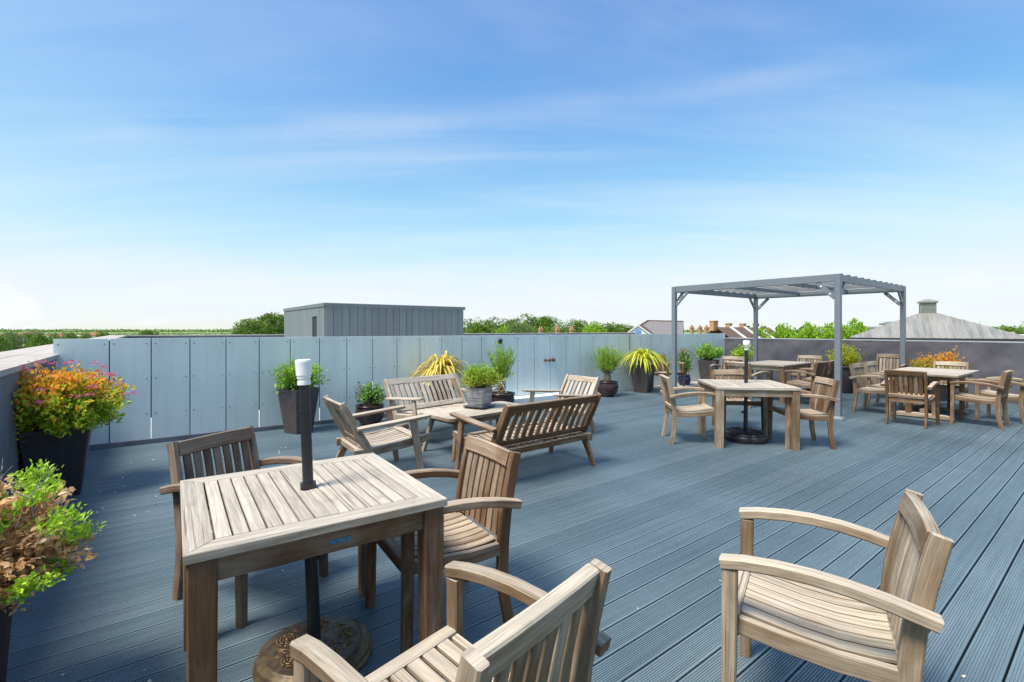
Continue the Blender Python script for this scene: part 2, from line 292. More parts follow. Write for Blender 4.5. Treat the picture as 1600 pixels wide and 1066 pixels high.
# ------------------------------------------------------------------ mesh building
class MB:
    def __init__(s): s.v = []; s.f = []; s.uv = []; s.mi = []; s.sm = []
    def add(s, verts, faces, uvs, mi=0, smooth=False):
        o = len(s.v); s.v += [tuple(p) for p in verts]
        for f, u in zip(faces, uvs):
            s.f.append([o + i for i in f]); s.uv += u; s.mi.append(mi); s.sm.append(smooth)
    def sweep(s, pts, w, t, side=(0, 1, 0), ch=0.004, mi=0, scale=None, caps=True, smooth=False):
        """rectangular bar with eased edges along pts; w across 'side', t across the other way"""
        P = [Vector(p) for p in pts]; side = Vector(side).normalized(); n = len(P)
        o0 = rnd.uniform(0, 40); o1 = rnd.uniform(0, 40); secs = []; L = 0; us = []
        for i in range(n):
            T = (P[min(i + 1, n - 1)] - P[max(i - 1, 0)]).normalized()
            up = T.cross(side)
            if up.length < 1e-6: up = Vector((0, 0, 1))
            up.normalize(); sd_ = up.cross(T).normalized()
            k = scale[i] if scale else 1.0
            a, b = w / 2 * k, t / 2 * k; c = min(ch, a * .45, b * .45)
            if ch: q = [(a, b - c), (a - c, b), (-a + c, b), (-a, b - c), (-a, -b + c), (-a + c, -b), (a - c, -b), (a, -b + c)]
            else: q = [(a, b), (-a, b), (-a, -b), (a, -b)]
            secs.append([P[i] + sd_ * x + up * y for x, y in q])
            if i: L += (P[i] - P[i - 1]).length
            us.append(L)
        m = len(secs[0]); per = [0]
        for j in range(m): per.append(per[-1] + (secs[0][(j + 1) % m] - secs[0][j]).length)
        V = [p for q in secs for p in q]; F = []; U = []
        for i in range(n - 1):
            for j in range(m):
                j2 = (j + 1) % m
                F.append([i * m + j, i * m + j2, (i + 1) * m + j2, (i + 1) * m + j][::-1])
                U.append([(o0 + us[i], o1 + per[j]), (o0 + us[i], o1 + per[j + 1]), (o0 + us[i + 1], o1 + per[j + 1]), (o0 + us[i + 1], o1 + per[j])][::-1])
        if caps:
            for r_, rev in ((0, False), (n - 1, True)):
                f = [r_ * m + j for j in range(m)]; u = [(o0 + 7 + .15 * (secs[r_][j] - P[r_]).dot(side), o1 + 9 + (secs[r_][j] - P[r_]).dot(side.cross((P[1] - P[0]).normalized()))) for j in range(m)]
                F.append(f[::-1] if rev else f); U.append(u[::-1] if rev else u)
        # orient check is done by recalculating later
        s.add(V, F, U, mi, smooth); return s
    def box(s, c, d, rz=0, ch=0.0, mi=0):
        c = Vector(c); x = Vector((math.cos(rz), math.sin(rz), 0)); y = Vector((-math.sin(rz), math.cos(rz), 0))
        return s.sweep([c - x * d[0] / 2, c + x * d[0] / 2], d[1], d[2], y, ch, mi)
    def tube(s, pts, r, n=8, mi=0, smooth=True, caps=True):
        P = [Vector(p) for p in pts]; rr = r if isinstance(r, (list, tuple)) else [r] * len(P)
        V = []; F = []; U = []
        ref = Vector((0, 0, 1)) if abs((P[-1] - P[0]).normalized().z) < .9 else Vector((1, 0, 0))
        for i, p in enumerate(P):
            T = (P[min(i + 1, len(P) - 1)] - P[max(i - 1, 0)]).normalized()
            a = T.cross(ref).normalized(); b = T.cross(a)
            V += [p + (a * math.cos(2 * math.pi * j / n) + b * math.sin(2 * math.pi * j / n)) * rr[i] for j in range(n)]
        for i in range(len(P) - 1):
            for j in range(n):
                F.append([i * n + j, i * n + (j + 1) % n, (i + 1) * n + (j + 1) % n, (i + 1) * n + j]); U.append([(i, j / n), (i, (j + 1) / n), (i + 1, (j + 1) / n), (i + 1, j / n)])
        s.add(V, F, U, mi, smooth)
        if caps:
            for k in (0, len(P) - 1):
                f = list(range(n)); s.add([V[k * n + j] for j in f], [f], [[(0, 0)] * n], mi, False)
        return s
    def lathe(s, prof, n=32, c=(0, 0, 0), mi=0, smooth=True, fn=None):
        V = []; F = []; U = []
        for r, z in prof:
            for j in range(n):
                a = 2 * math.pi * j / n; k = fn(a, r, z) if fn else 1.0
                V.append((c[0] + r * k * math.cos(a), c[1] + r * k * math.sin(a), c[2] + z))
        for i in range(len(prof) - 1):
            for j in range(n):
                F.append([i * n + j, i * n + (j + 1) % n, (i + 1) * n + (j + 1) % n, (i + 1) * n + j]); U.append([(j / n, i)] * 4)
        s.add(V, F, U, mi, smooth)
        if prof[-1][0] > 1e-4: s.add(V[-n:], [list(range(n))], [[(0, 0)] * n], mi, False)
        return s
    def poly(s, verts, faces, mi=0, smooth=False):
        U = []
        for f in faces:
            p0 = Vector(verts[f[0]]); e1 = (Vector(verts[f[1]]) - p0).normalized(); nn_ = e1.cross(Vector(verts[f[2]]) - p0).normalized(); e2 = nn_.cross(e1)
            U.append([((Vector(verts[i]) - p0).dot(e1), (Vector(verts[i]) - p0).dot(e2)) for i in f])
        s.add(verts, faces, U, mi, smooth); return s
    def prism(s, poly, z0, z1, mi=0):
        n = len(poly); V = [(x, y, z0) for x, y in poly] + [(x, y, z1) for x, y in poly]
        return s.poly(V, [list(range(n))[::-1], list(range(n, 2 * n))] + [[i, (i + 1) % n, n + (i + 1) % n, n + i] for i in range(n)], mi)
    def mesh(s, name, mats):
        me = bpy.data.meshes.new(name); me.from_pydata(s.v, [], s.f)
        ul = me.uv_layers.new(name='UVMap'); ul.data.foreach_set('uv', np.array(s.uv, dtype=np.float32).ravel())
        for m_ in mats: me.materials.append(MAT[m_])
        me.polygons.foreach_set('material_index', s.mi); me.polygons.foreach_set('use_smooth', s.sm); me.update()
        return me
def link(name, me, parent=None, loc=(0, 0, 0), rz=0.0, **props):
    o = bpy.data.objects.new(name, me); COL.objects.link(o)
    if parent: o.parent = parent
    o.location = loc; o.rotation_euler = (0, 0, rz)
    for k, v_ in props.items(): o[k] = v_
    return o
def part(name, mb, mat, parent, **p):
    mats = mat if isinstance(mat, (list, tuple)) else [mat]
    return link(name, mb.mesh(name, mats), parent, **p)
def thing(name, label, cat, loc=(0, 0, 0), deg=0.0, group=None):
    o = link(name, None, None, loc, R(deg), label=label, category=cat)
    if group: o['group'] = group
    return o
def dup(root, loc, deg, label, group=None, scale=None, mat=None):
    """a copy of a thing with copies of its parts and sub-parts, sharing meshes"""
    r = root.copy(); COL.objects.link(r); r.location = loc; r.rotation_euler = (0, 0, R(deg)); r['label'] = label
    if group: r['group'] = group
    if scale: r.scale = scale
    for ch in [c for c in KIDS[root.name]]:
        c = ch.copy(); COL.objects.link(c); c.parent = r
        for g in KIDS.get(ch.name, []):
            d = g.copy(); COL.objects.link(d); d.parent = c
    return r
KIDS = {}
def note(root):
    KIDS[root.name] = list(root.children)
    for c in root.children: KIDS[c.name] = list(c.children)
    return root
def structure(name, mb, mat, **p): return part(name, mb, mat, None, kind='structure', **p)

# town grid: gu runs along the fence to the right, gn away from the camera
GA = R(36.67); gu = Vector((math.cos(GA), math.sin(GA), 0)); gn = Vector((-math.sin(GA), math.cos(GA), 0))
FP = Vector((-4.94, 6.006, 0))
def G(u, n_, z=0.0): return gu * u + gn * n_ + Vector((0, 0, z))
FN = FP.dot(gn); FU = FP.dot(gu)        # fence line in grid coordinates
U_L, U_R = -0.86, 13.56                 # inner faces of the left parapet and of the dark wall

# ------------------------------------------------------------------ setting: decks, roofs, ground
mb = MB(); mb.box((0, 0, -10.5), (14000, 14000, 1.0)); g_ = structure('ground', mb, 'countryside')
DA = math.atan2(0.6173, 0.7867)
deck = link('deck', None, None, kind='structure')
mb = MB()
bw, nr = 0.1295, 12
pr = []
pitch = (bw - 0.006) / nr
pr.append((-bw / 2, -0.022)); pr.append((-bw / 2, -0.0015)); pr.append((-bw / 2 + 0.0015, 0))
for i in range(nr - 1):
    x = -bw / 2 + 0.003 + pitch * (i + 1)
    pr += [(x - 0.0024, 0), (x - 0.0017, -0.0036), (x + 0.0017, -0.0036), (x + 0.0024, 0)]
pr += [(bw / 2 - 0.0015, 0), (bw / 2, -0.0015), (bw / 2, -0.022)]
n = len(pr); LEN = 15.6
V = [(0, y, z) for y, z in pr] + [(LEN, y, z) for y, z in pr]
mb.poly(V, [[i, n + i, n + i + 1, i + 1][::-1] for i in range(n - 1)])
board_me = mb.mesh('deck_board', ['deck'])
ub = Vector((math.cos(DA), math.sin(DA), 0)); nb_ = Vector((-math.sin(DA), math.cos(DA), 0))
i0 = -18
for i in range(i0, 49):
    q = 1.03 + (i + .5) * 0.1385
    b = link('deck_board', board_me, deck, ub * (-1.15 - 0.02 * q) + nb_ * q + Vector((0, 0, rnd.uniform(-0.0006, 0))), DA)
mb = MB(); c_ = G((U_L + U_R) / 2, 2.6); mb.box((c_.x, c_.y, -0.07), (15.2, 10.9, 0.06), GA); part('deck_underlay', mb, 'dark_seam', deck)
mb = MB(); c_ = G((U_L + 40) / 2 - 1, 20.2); mb.box((c_.x, c_.y, -0.12), (44, 24.6, 0.1), GA); structure('roof', mb, 'roof_membrane')
mb = MB(); c_ = G(15.5, 8); mb.box((c_.x, c_.y, -5.3), (34, 50, 10.0), GA); structure('building_block', mb, 'parapet_render')

# ------------------------------------------------------------------ parapets
def coping_wall(name, label, u0, u1, n0, n1, top, wall_mat, seam=2.4, rows=2, over=0.03):
    t = thing(name, label, 'wall')
    along_n = (n1 - n0) > (u1 - u0)
    mb = MB(); c = G((u0 + u1) / 2, (n0 + n1) / 2); mb.box((c.x, c.y, (top - 0.03) / 2 - .2), (u1 - u0, n1 - n0, top - 0.05 + .4), GA); part('wall', mb, wall_mat, t)
    a0, a1, b0, b1 = (n0, n1, u0, u1) if along_n else (u0, u1, n0, n1)
    b0 -= over; b1 += over
    k = max(1, int(round((a1 - a0) / seam))); L_ = (a1 - a0) / k; wd = (b1 - b0) / rows
    me = MB().box((0, 0, 0), (wd - 0.008, L_ - 0.008, 0.045) if along_n else (L_ - 0.008, wd - 0.008, 0.045), GA, 0.004).mesh('coping_slab', ['grey_slab'])
    for i in range(k):
        for j in range(rows):
            a = a0 + (i + .5) * L_; b = b0 + (j + .5) * wd
            p = G(b, a) if along_n else G(a, b)
            link('coping_slab', me, t, (p.x, p.y, top - 0.0225 + rnd.uniform(-.0012, .0012)))
    return t
coping_wall('parapet_wall', 'long grey parapet on the left with pale coping slabs, running past the fence', U_L - .64, U_L, -3.5, 31.6, 1.158, 'parapet_render')
coping_wall('parapet_wall', 'distant dark parapet with thin pale coping behind the panel fence', U_L + .04, 38, 31.0, 31.6, 1.158, 'parapet_render', seam=3, rows=1)
coping_wall('parapet_wall', 'low pale coping just behind the right half of the panel fence', 8.0, 13.5, FN + 1.2, FN + 1.5, 1.20, 'parapet_render', seam=2, rows=1)

# dark wall with loose membrane
t = thing('membrane_wall', 'dark grey wall clad in wrinkled roofing membrane along the right side of the terrace', 'wall')
nu, nz = 260, 30; V = []; F = []
a0, a1 = FN, -4.0
import mathutils.noise as mn
for i in range(nu + 1):
    for j in range(nz + 1):
        aa = a0 + (a1 - a0) * i / nu; z = 1.185 * j / nz
        k = j / nz
        d = 0.016 * mn.noise(Vector((aa * 1.3, z * 2.0, 0))) + 0.022 * max(0, mn.noise(Vector((aa * 1.8 - z * 1.2, z * 1.1, 9)))) ** 1.5 + 0.012 * mn.noise(Vector((aa * 4 + z * 1.5, z * 5, 3))) + 0.008 * (k ** 6) * (1 + mn.noise(Vector((aa * 2.2, 7, 0))))
        sag = -0.014 * abs(mn.noise(Vector((aa * 1.1, 5, 5)))) if j == nz else 0
        V.append(G(U_R - 0.02 - d - (0.03 if j == nz else 0) * 0, aa, z + sag))
for i in range(nu):
    for j in range(nz): F.append([i * (nz + 1) + j, (i + 1) * (nz + 1) + j, (i + 1) * (nz + 1) + j + 1, i * (nz + 1) + j + 1])
mb = MB(); mb.poly(V, F, smooth=True); part('membrane', mb, 'membrane', t)
mb = MB(); c_ = G(U_R + .17, (a0 + a1) / 2); mb.box((c_.x, c_.y, 0.59), (.30, a0 - a1, 1.18), GA); part('wall', mb, 'parapet_render', t)
k = 5; L_ = (a0 - a1) / k
for i in range(k):
    mb = MB(); c_ = G(U_R + .15, a1 + (i + .5) * L_); mb.box((c_.x, c_.y, 1.198), (.36, L_ - .006, 0.02), GA, 0.004); part('coping_strip', mb, 'metal_trim', t)

# ------------------------------------------------------------------ panel fence and gate
JS = [-0.51, 0.0, 0.413, 0.827, 1.243, 1.655, 2.068, 2.486, 2.902, 3.322, 3.744, 4.167, 4.593, 5.011, 5.439, 5.863, 6.297, 6.727, 7.164, 7.601, 8.036, 8.448, 8.868, 9.297, 9.689, 10.095, 10.508, 10.919, 11.318, 11.723, 12.123, 12.514, 12.902, 13.285, 13.93]
FH = 1.338; GATE = (15, 18)
fence = thing('panel_fence', 'long blue-grey panel fence from the left parapet to the gate with the round black hinges', 'fence')
fence2 = thing('panel_fence', 'blue-grey panel fence to the right of the gate, ending at the dark membrane wall', 'fence')
gate = thing('gate', 'blue-grey gate in the fence with black hinges and a rusty bolt', 'gate')
def fpt(s_, out=0.0, z=0.0): return FP + gu * s_ - gn * out + Vector((0, 0, z))
for i in range(len(JS) - 1):
    a, b = JS[i], JS[i + 1]; par = gate if GATE[0] <= i < GATE[1] else (fence if i < GATE[0] else fence2)
    c = fpt((a + b) / 2); gp = 0.011
    low = 0.03 if par is gate else 0.004
    mb = MB(); mb.box((c.x, c.y, (FH + low) / 2), (b - a - gp, 0.012, FH - low), GA, 0.0015)
    p = part('fence_panel', mb, 'fence_panel', par)
    mb = MB()
    zs = (1.27, 0.83, 0.38) if i < 15 else (1.27, 0.83)
    for sx in (a + 0.045, b - 0.045):
        for z in zs:
            q0 = fpt(sx, 0.006, z); q1 = fpt(sx, 0.010, z); mb.tube([q0, q1], 0.007, 6, smooth=False)
    part('screws', mb, 'dark_seam', p, kind='stuff')
posts = {1: .0, 2: .32, 3: .0, 4: .0, 5: .30, 6: .55, 7: .25, 8: .0, 9: .6, 10: .6, 11: .2, 12: .2, 13: .2, 14: .1, 15: 0}
for i in range(1, len(JS) - 1):
    par = fence if i <= 15 else (fence2 if i >= 18 else gate)
    z0 = posts.get(i, 0.0)
    c = fpt(JS[i], -0.026); mb = MB(); mb.box((c.x, c.y, (z0 + 1.31) / 2), (0.05, 0.03, 1.31 - z0), GA, 0.002); part('post', mb, 'dark_seam', par)
for (a, b, par) in ((JS[0] + .02, JS[15] - .03, fence), (JS[18] + .03, JS[-1] - .02, fence2), (JS[15] + .04, JS[18] - .04, gate)):
    c = fpt((a + b) / 2, -0.061)
    for z in (1.22, 0.72): mb = MB(); mb.box((c.x, c.y, z), (b - a, .04, .05), GA, .002); part('rail', mb, 'dark_seam', par)
for z in (1.22, 0.30):
    mb = MB(); q = fpt(JS[15], 0.007, z); q2 = fpt(JS[15], 0.03, z)
    mb.tube([q, q + (q2 - q) * .6, q2], [0.052, 0.052, 0.038], 14); mb.tube([fpt(JS[15], 0.026, z - .05), fpt(JS[15], .026, z + .05)], 0.014, 8)
    part('hinge', mb, 'black_plastic', gate)
mb = MB(); q = fpt(JS[18], 0.02, 0.82)
mb.tube([fpt(JS[18] - .19, .022, .80), fpt(JS[18] + .11, .022, .815)], 0.012, 8)
for s_ in (-.15, -.03, .06, .1): c = fpt(JS[18] + s_, .016, .808); mb.box((c.x, c.y, c.z), (.035, .022, .06), GA, .002)
mb.tube([fpt(JS[18] + .02, .03, .82), fpt(JS[18] + .02, .05, .86), fpt(JS[18] + .05, .05, .87)], .008, 6)
part('latch', mb, 'rust', gate)
mb = MB()
for k_ in range(9):
    z = 1.36 - k_ * .045; mb.tube([fpt(JS[24] - .02 + .006 * (k_ % 2), .02, z), fpt(JS[24] - .02 + .006 * ((k_ + 1) % 2), .02, z - .04)], .009, 5)
o = part('hanging_chain', mb, 'rust', None, label='short rusty chain hanging over the fence top above the yellow strap-leaved plant', category='chain')
# threshold step and beige strip at the foot of the fence
mb = MB(); c_ = fpt(6.55, 0.16); mb.box((c_.x, c_.y, .06), (1.7, .28, .12), GA, .006); structure('threshold', mb, 'white_render')
mb = MB(); c_ = fpt(1.6, 0.025); mb.box((c_.x, c_.y, .03), (4.1, .035, .06), GA, .003); structure('plinth', mb, 'parapet_render')
mb = MB(); c_ = fpt(11.9, 0.3); mb.box((c_.x, c_.y, .02), (2.6, .56, .04), GA, .004); structure('paving_strip', mb, 'grey_slab')

# ------------------------------------------------------------------ roof plant room (clad box)
box = thing('plant_room', 'grey clad rooftop box with a dark doorway, standing behind the fence', 'building')
C0 = Vector((-6.49, 17.0, 0)); W1, W2, HB = 5.57, 6.26, 2.36
mb = MB(); c_ = C0 + gu * W1 / 2 + gn * W2 / 2; mb.box((c_.x, c_.y, HB / 2 - .03), (W1 - .04, W2 - .04, HB - .06), GA); part('wall', mb, 'dark_seam', box)
seams = [0, .28, .58, .84, 1.13, 1.40, 1.66, 1.93, 2.22, 2.50, 2.74, 3.02, 3.27, 3.55, 3.85, 4.15, 4.42, 4.70, 5.0, 5.28, 5.57]
for a, b in zip(seams[:-1], seams[1:]):
    c_ = C0 + gu * (a + b) / 2 - gn * 0.0; mb = MB(); mb.box((c_.x, c_.y, (HB - .1) / 2), (b - a - .013, .04, HB - .1), GA, .002); part('cladding_panel', mb, 'cladding', box)
k = 20
for i in range(k):
    a, b = W2 * i / k, W2 * (i + 1) / k
    z0 = 1.93 if 3 <= i < 5 else 0.0
    c_ = C0 + gn * ((a + b) / 2 + .02); mb = MB(); mb.box((c_.x, c_.y, (HB - .1 + z0) / 2), (.04, b - a - .02, HB - .1 - z0), GA, .002); part('cladding_panel', mb, 'cladding', box)
for (o_, d_) in ((C0 + gu * W1 / 2 - gn * .02, (W1 + .14, .06, .1)), (C0 + gn * W2 / 2 - gu * .02, (.06, W2 + .06, .1))):
    mb = MB(); mb.box((o_.x, o_.y, HB - .05), d_, GA, .004); part('fascia', mb, 'cladding', box)
mb = MB(); c_ = C0 + gu * W1 / 2 + gn * W2 / 2; mb.box((c_.x, c_.y, HB + .012), (W1 + .12, W2 + .12, .02), GA, .003); part('roof', mb, 'metal_trim', box)
c_ = C0 + gn * (W2 * 4 / k + .02) + gu * .06; mb = MB(); mb.box((c_.x, c_.y, .96), (.05, .6, 1.92), GA); part('door', mb, 'brown_tile', box)

# ------------------------------------------------------------------ furniture builders
def chair_proto(mat, label, name='armchair'):
    t = thing(name, label, 'chair')
    prof = [(-.270, 0), (-.243, .14), (-.232, .28), (-.236, .42), (-.250, .55), (-.275, .68), (-.300, .79), (-.312, .835)]
    def bx(z):
        for (x0, z0), (x1, z1) in zip(prof[:-1], prof[1:]):
            if z <= z1: return x0 + (x1 - x0) * (z - z0) / (z1 - z0)
        return prof[-1][0]
    for s_ in (1, -1):
        mb = MB(); mb.sweep([(x, s_ * .235, z) for x, z in prof], .034, .056, (0, 1, 0), .005, scale=[.92, .95, 1, 1.05, 1.05, 1, .98, .93]); part('rear_leg', mb, mat, t)
        mb = MB(); mb.sweep([(.272, s_ * .268, 0), (.266, s_ * .266, .3), (.264, s_ * .264, .607)], .046, .05, (0, 1, 0), .005, scale=[.86, .95, 1]); part('front_leg', mb, mat, t)
        arm = [(.292, .266, .626), (.22, .270, .640), (.12, .277, .649), (.02, .282, .649), (-.08, .284, .641), (-.18, .283, .624), (-.30, .279, .594)]
        mb = MB(); mb.sweep([(x, s_ * y, z) for x, y, z in arm], .052, .040, (0, 1, 0), .006); part('armrest', mb, mat, t)
        sr = [(.24, .405), (.1, .388), (-.05, .374), (-.22, .378)]
        mb = MB(); mb.sweep([(x, s_ * .236 if x > 0 else s_ * .234, z) for x, z in sr], .028, .062, (0, 1, 0), .004); part('side_rail', mb, mat, t)
    ys = [-.219, -.12, 0, .12, .219]
    mb = MB(); mb.sweep([(bx(.79) + .012 - .008 * (1 - (y / .222) ** 2), y, .797 + .003 * (1 - (y / .222) ** 2)) for y in ys], .038, .080, (1, 0, .3), .005); part('top_rail', mb, mat, t)
    mb = MB(); mb.sweep([(bx(.45) - .006, y, .452) for y in ys], .026, .045, (1, 0, .1), .004); part('back_rail', mb, mat, t)
    mb = MB(); mb.sweep([(-.222, -.22, .375), (-.222, .22, .375)], .026, .06, (1, 0, 0), .004); part('seat_rail', mb, mat, t)
    mb = MB(); mb.sweep([(.262, -.242, .418), (.262, .242, .418)], .05, .058, (1, 0, 0), .006); part('seat_rail', mb, mat, t)
    for i in range(7):
        y = (i - 3) * .0585
        cv = .008 * (1 - (y / .222) ** 2)
        mb = MB(); mb.sweep([(bx(z) - cv * (z - .45) / .3 + .015, y, z) for z in (.428, .50, .59, .68, .762)], .043, .013, (0, 1, 0), .003); part('back_slat', mb, mat, t)
    for i in range(7):
        y = (i - 3) * .0605
        mb = MB(); mb.sweep([(.236, y, .432), (.16, y, .421), (.05, y, .405), (-.06, y, .398), (-.15, y, .402), (-.212, y, .41)], .0485, .018, (0, 1, 0), .004); part('seat_slat', mb, mat, t)
    return note(t)

def lounge_proto(mat, label, name, half, nb, ns, cat):
    t = thing(name, label, cat)
    for s_ in (1, -1):
        y = s_ * half
        mb = MB(); mb.sweep([(-.19, y, .265), (-.27, y, .40), (-.38, y, .60), (-.45, y, .735), (-.468, y, .775)], .036, .072, (0, 1, 0), .008, scale=[1, 1.1, 1.05, .95, .7]); part('back_post', mb, mat, t)
        mb = MB(); mb.sweep([(-.36, y, .30), (-.2, y, .302), (.1, y, .328), (.33, y, .362), (.395, y, .375), (.42, y, .38)], .036, .078, (0, 1, 0), .008, scale=[1, 1, 1, 1, .95, .6]); part('side_rail', mb, mat, t)
        mb = MB(); mb.sweep([(-.25, y, .29), (-.33, y, .14), (-.39, y, 0)], .036, .064, (0, 1, 0), .006, scale=[1.1, 1, .85]); part('rear_leg', mb, mat, t)
        yo = s_ * (half + .037)
        mb = MB(); mb.sweep([(.205, yo, .565), (.245, yo, .33), (.30, yo, 0)], .036, .066, (0, 1, 0), .006, scale=[1, 1.05, .8]); part('front_leg', mb, mat, t)
        ya = s_ * (half + .035)
        mb = MB(); mb.sweep([(.385, ya, .592), (.36, ya, .590), (.1, ya, .566), (-.34, ya, .530)], .085, .03, (0, 1, 0), .008, scale=[.85, 1, 1, 1]); part('armrest', mb, mat, t)
    h_ = half - .018
    mb = MB(); mb.sweep([(-.45, -h_, .727), (-.455, 0, .729), (-.45, h_, .727)], .028, .085, (1, 0, .42), .006); part('top_rail', mb, mat, t)
    mb = MB(); mb.sweep([(-.262, -h_, .385), (-.262, h_, .385)], .026, .07, (1, 0, .5), .005); part('back_rail', mb, mat, t)
    mb = MB(); mb.sweep([(-.30, -h_, .30), (-.30, h_, .30)], .04, .06, (1, 0, 0), .005); part('seat_rail', mb, mat, t)
    mb = MB(); mb.sweep([(.285, -h_, .375), (.285, h_, .375)], .10, .022, (1, 0, -.12), .005); part('seat_board', mb, mat, t)
    p = 2 * h_ / nb
    for i in range(nb):
        y = -h_ + p * (i + .5); mb = MB(); mb.sweep([(-.278, y, .415), (-.34, y, .54), (-.43, y, .69)], p * .62, .014, (0, 1, 0), .003); part('back_slat', mb, mat, t)
    p = 2 * h_ / ns
    for i in range(ns):
        y = -h_ + p * (i + .5); mb = MB(); mb.sweep([(.232, y, .366), (0, y, .335), (-.28, y, .336)], p * .72, .016, (0, 1, 0), .003); part('seat_slat', mb, mat, t)
    return note(t)

def place(t, x, y, deg, z=0.0): t.location = (x, y, z); t.rotation_euler = (0, 0, R(deg)); return t

# near table set
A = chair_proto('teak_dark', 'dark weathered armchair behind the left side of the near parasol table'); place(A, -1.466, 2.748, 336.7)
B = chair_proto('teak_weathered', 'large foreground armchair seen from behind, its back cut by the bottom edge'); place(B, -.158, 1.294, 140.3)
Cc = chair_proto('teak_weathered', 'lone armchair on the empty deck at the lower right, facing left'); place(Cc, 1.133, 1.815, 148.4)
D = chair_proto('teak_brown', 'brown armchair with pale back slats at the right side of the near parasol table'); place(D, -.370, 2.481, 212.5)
gT2 = 'armchairs round the middle parasol table'; gT3 = 'armchairs round the table under the pergola'; gT4 = 'armchairs round the rectangular table at the right'
for o in (A, B, D): o['group'] = 'armchairs round the near parasol table'
T2a = dup(Cc, (2.307, 6.397, 0), 354.6, 'slender armchair at the left side of the middle parasol table, facing right', gT2)
dup(D, (3.651, 6.187, 0), 173.0, 'armchair at the right side of the middle parasol table, beside the near pergola post', gT2)
dup(D, (3.259, 7.118, 0), 266.4, 'armchair behind the middle parasol table, facing the camera', gT2)
dup(Cc, (4.472, 9.321, 0), 32.6, 'armchair at the left end of the table under the pergola, its back to the camera', gT3)
dup(Cc, (4.796, 10.87, 0), 224.9, 'pale armchair behind the white parasol cap, standing before the small lime bush', gT3)
dup(D, (5.70, 9.50, 0), 123.5, 'armchair on the near side of the pergola table with its back to the near post', gT3)
dup(D, (6.26, 9.98, 0), 123.5, 'armchair mostly hidden behind the near pergola post, only its arms showing', gT3)
dup(Cc, (6.78, 11.266, 0), 225.8, 'armchair at the far end of the pergola table against the dark wall', gT3)
dup(D, (6.106, 7.498, 0), 38.5, 'brown slatted armchair with its back to the camera, near end of rectangular table', gT4)
dup(Cc, (6.361, 8.546, 0), 305.4, 'outer of two armchairs side by side on the left of the rectangular table', gT4)
dup(Cc, (6.994, 9.089, 0), 305.3, 'inner of two armchairs side by side on the left of the rectangular table', gT4)
dup(D, (7.148, 7.475, 0), 126.4, 'armchair seen from its side at the right of the rectangular table, facing left', gT4)
dup(Cc, (7.881, 7.816, 0), 121.1, 'armchair cut by the right edge of the photo beside the rectangular table', gT4)
dup(Cc, (8.07, 9.08, 0), 218, 'armchair at the far end of the rectangular table, before the dark wall', gT4)
dup(Cc, (7.89, 10.27, 0), 222, 'taller armchair behind the right pergola post, left of the orange shrub', gT4, scale=(1, 1, 1.1))
dup(D, (3.72, 11.75, 0), 300, 'armchair half hidden behind the yellow strap-leaved plant by the fence')
# lounge set
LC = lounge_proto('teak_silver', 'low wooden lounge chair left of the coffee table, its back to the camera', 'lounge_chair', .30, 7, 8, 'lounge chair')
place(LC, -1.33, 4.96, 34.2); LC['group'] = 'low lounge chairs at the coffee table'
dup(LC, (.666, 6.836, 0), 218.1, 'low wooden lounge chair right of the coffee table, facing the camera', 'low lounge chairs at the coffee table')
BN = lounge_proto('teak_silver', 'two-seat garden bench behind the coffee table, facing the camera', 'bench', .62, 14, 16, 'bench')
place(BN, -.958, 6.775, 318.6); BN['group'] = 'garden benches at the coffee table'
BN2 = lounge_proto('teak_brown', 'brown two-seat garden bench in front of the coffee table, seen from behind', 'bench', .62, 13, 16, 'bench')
place(BN2, .141, 5.121, 129.6); BN2['group'] = 'garden benches at the coffee table'

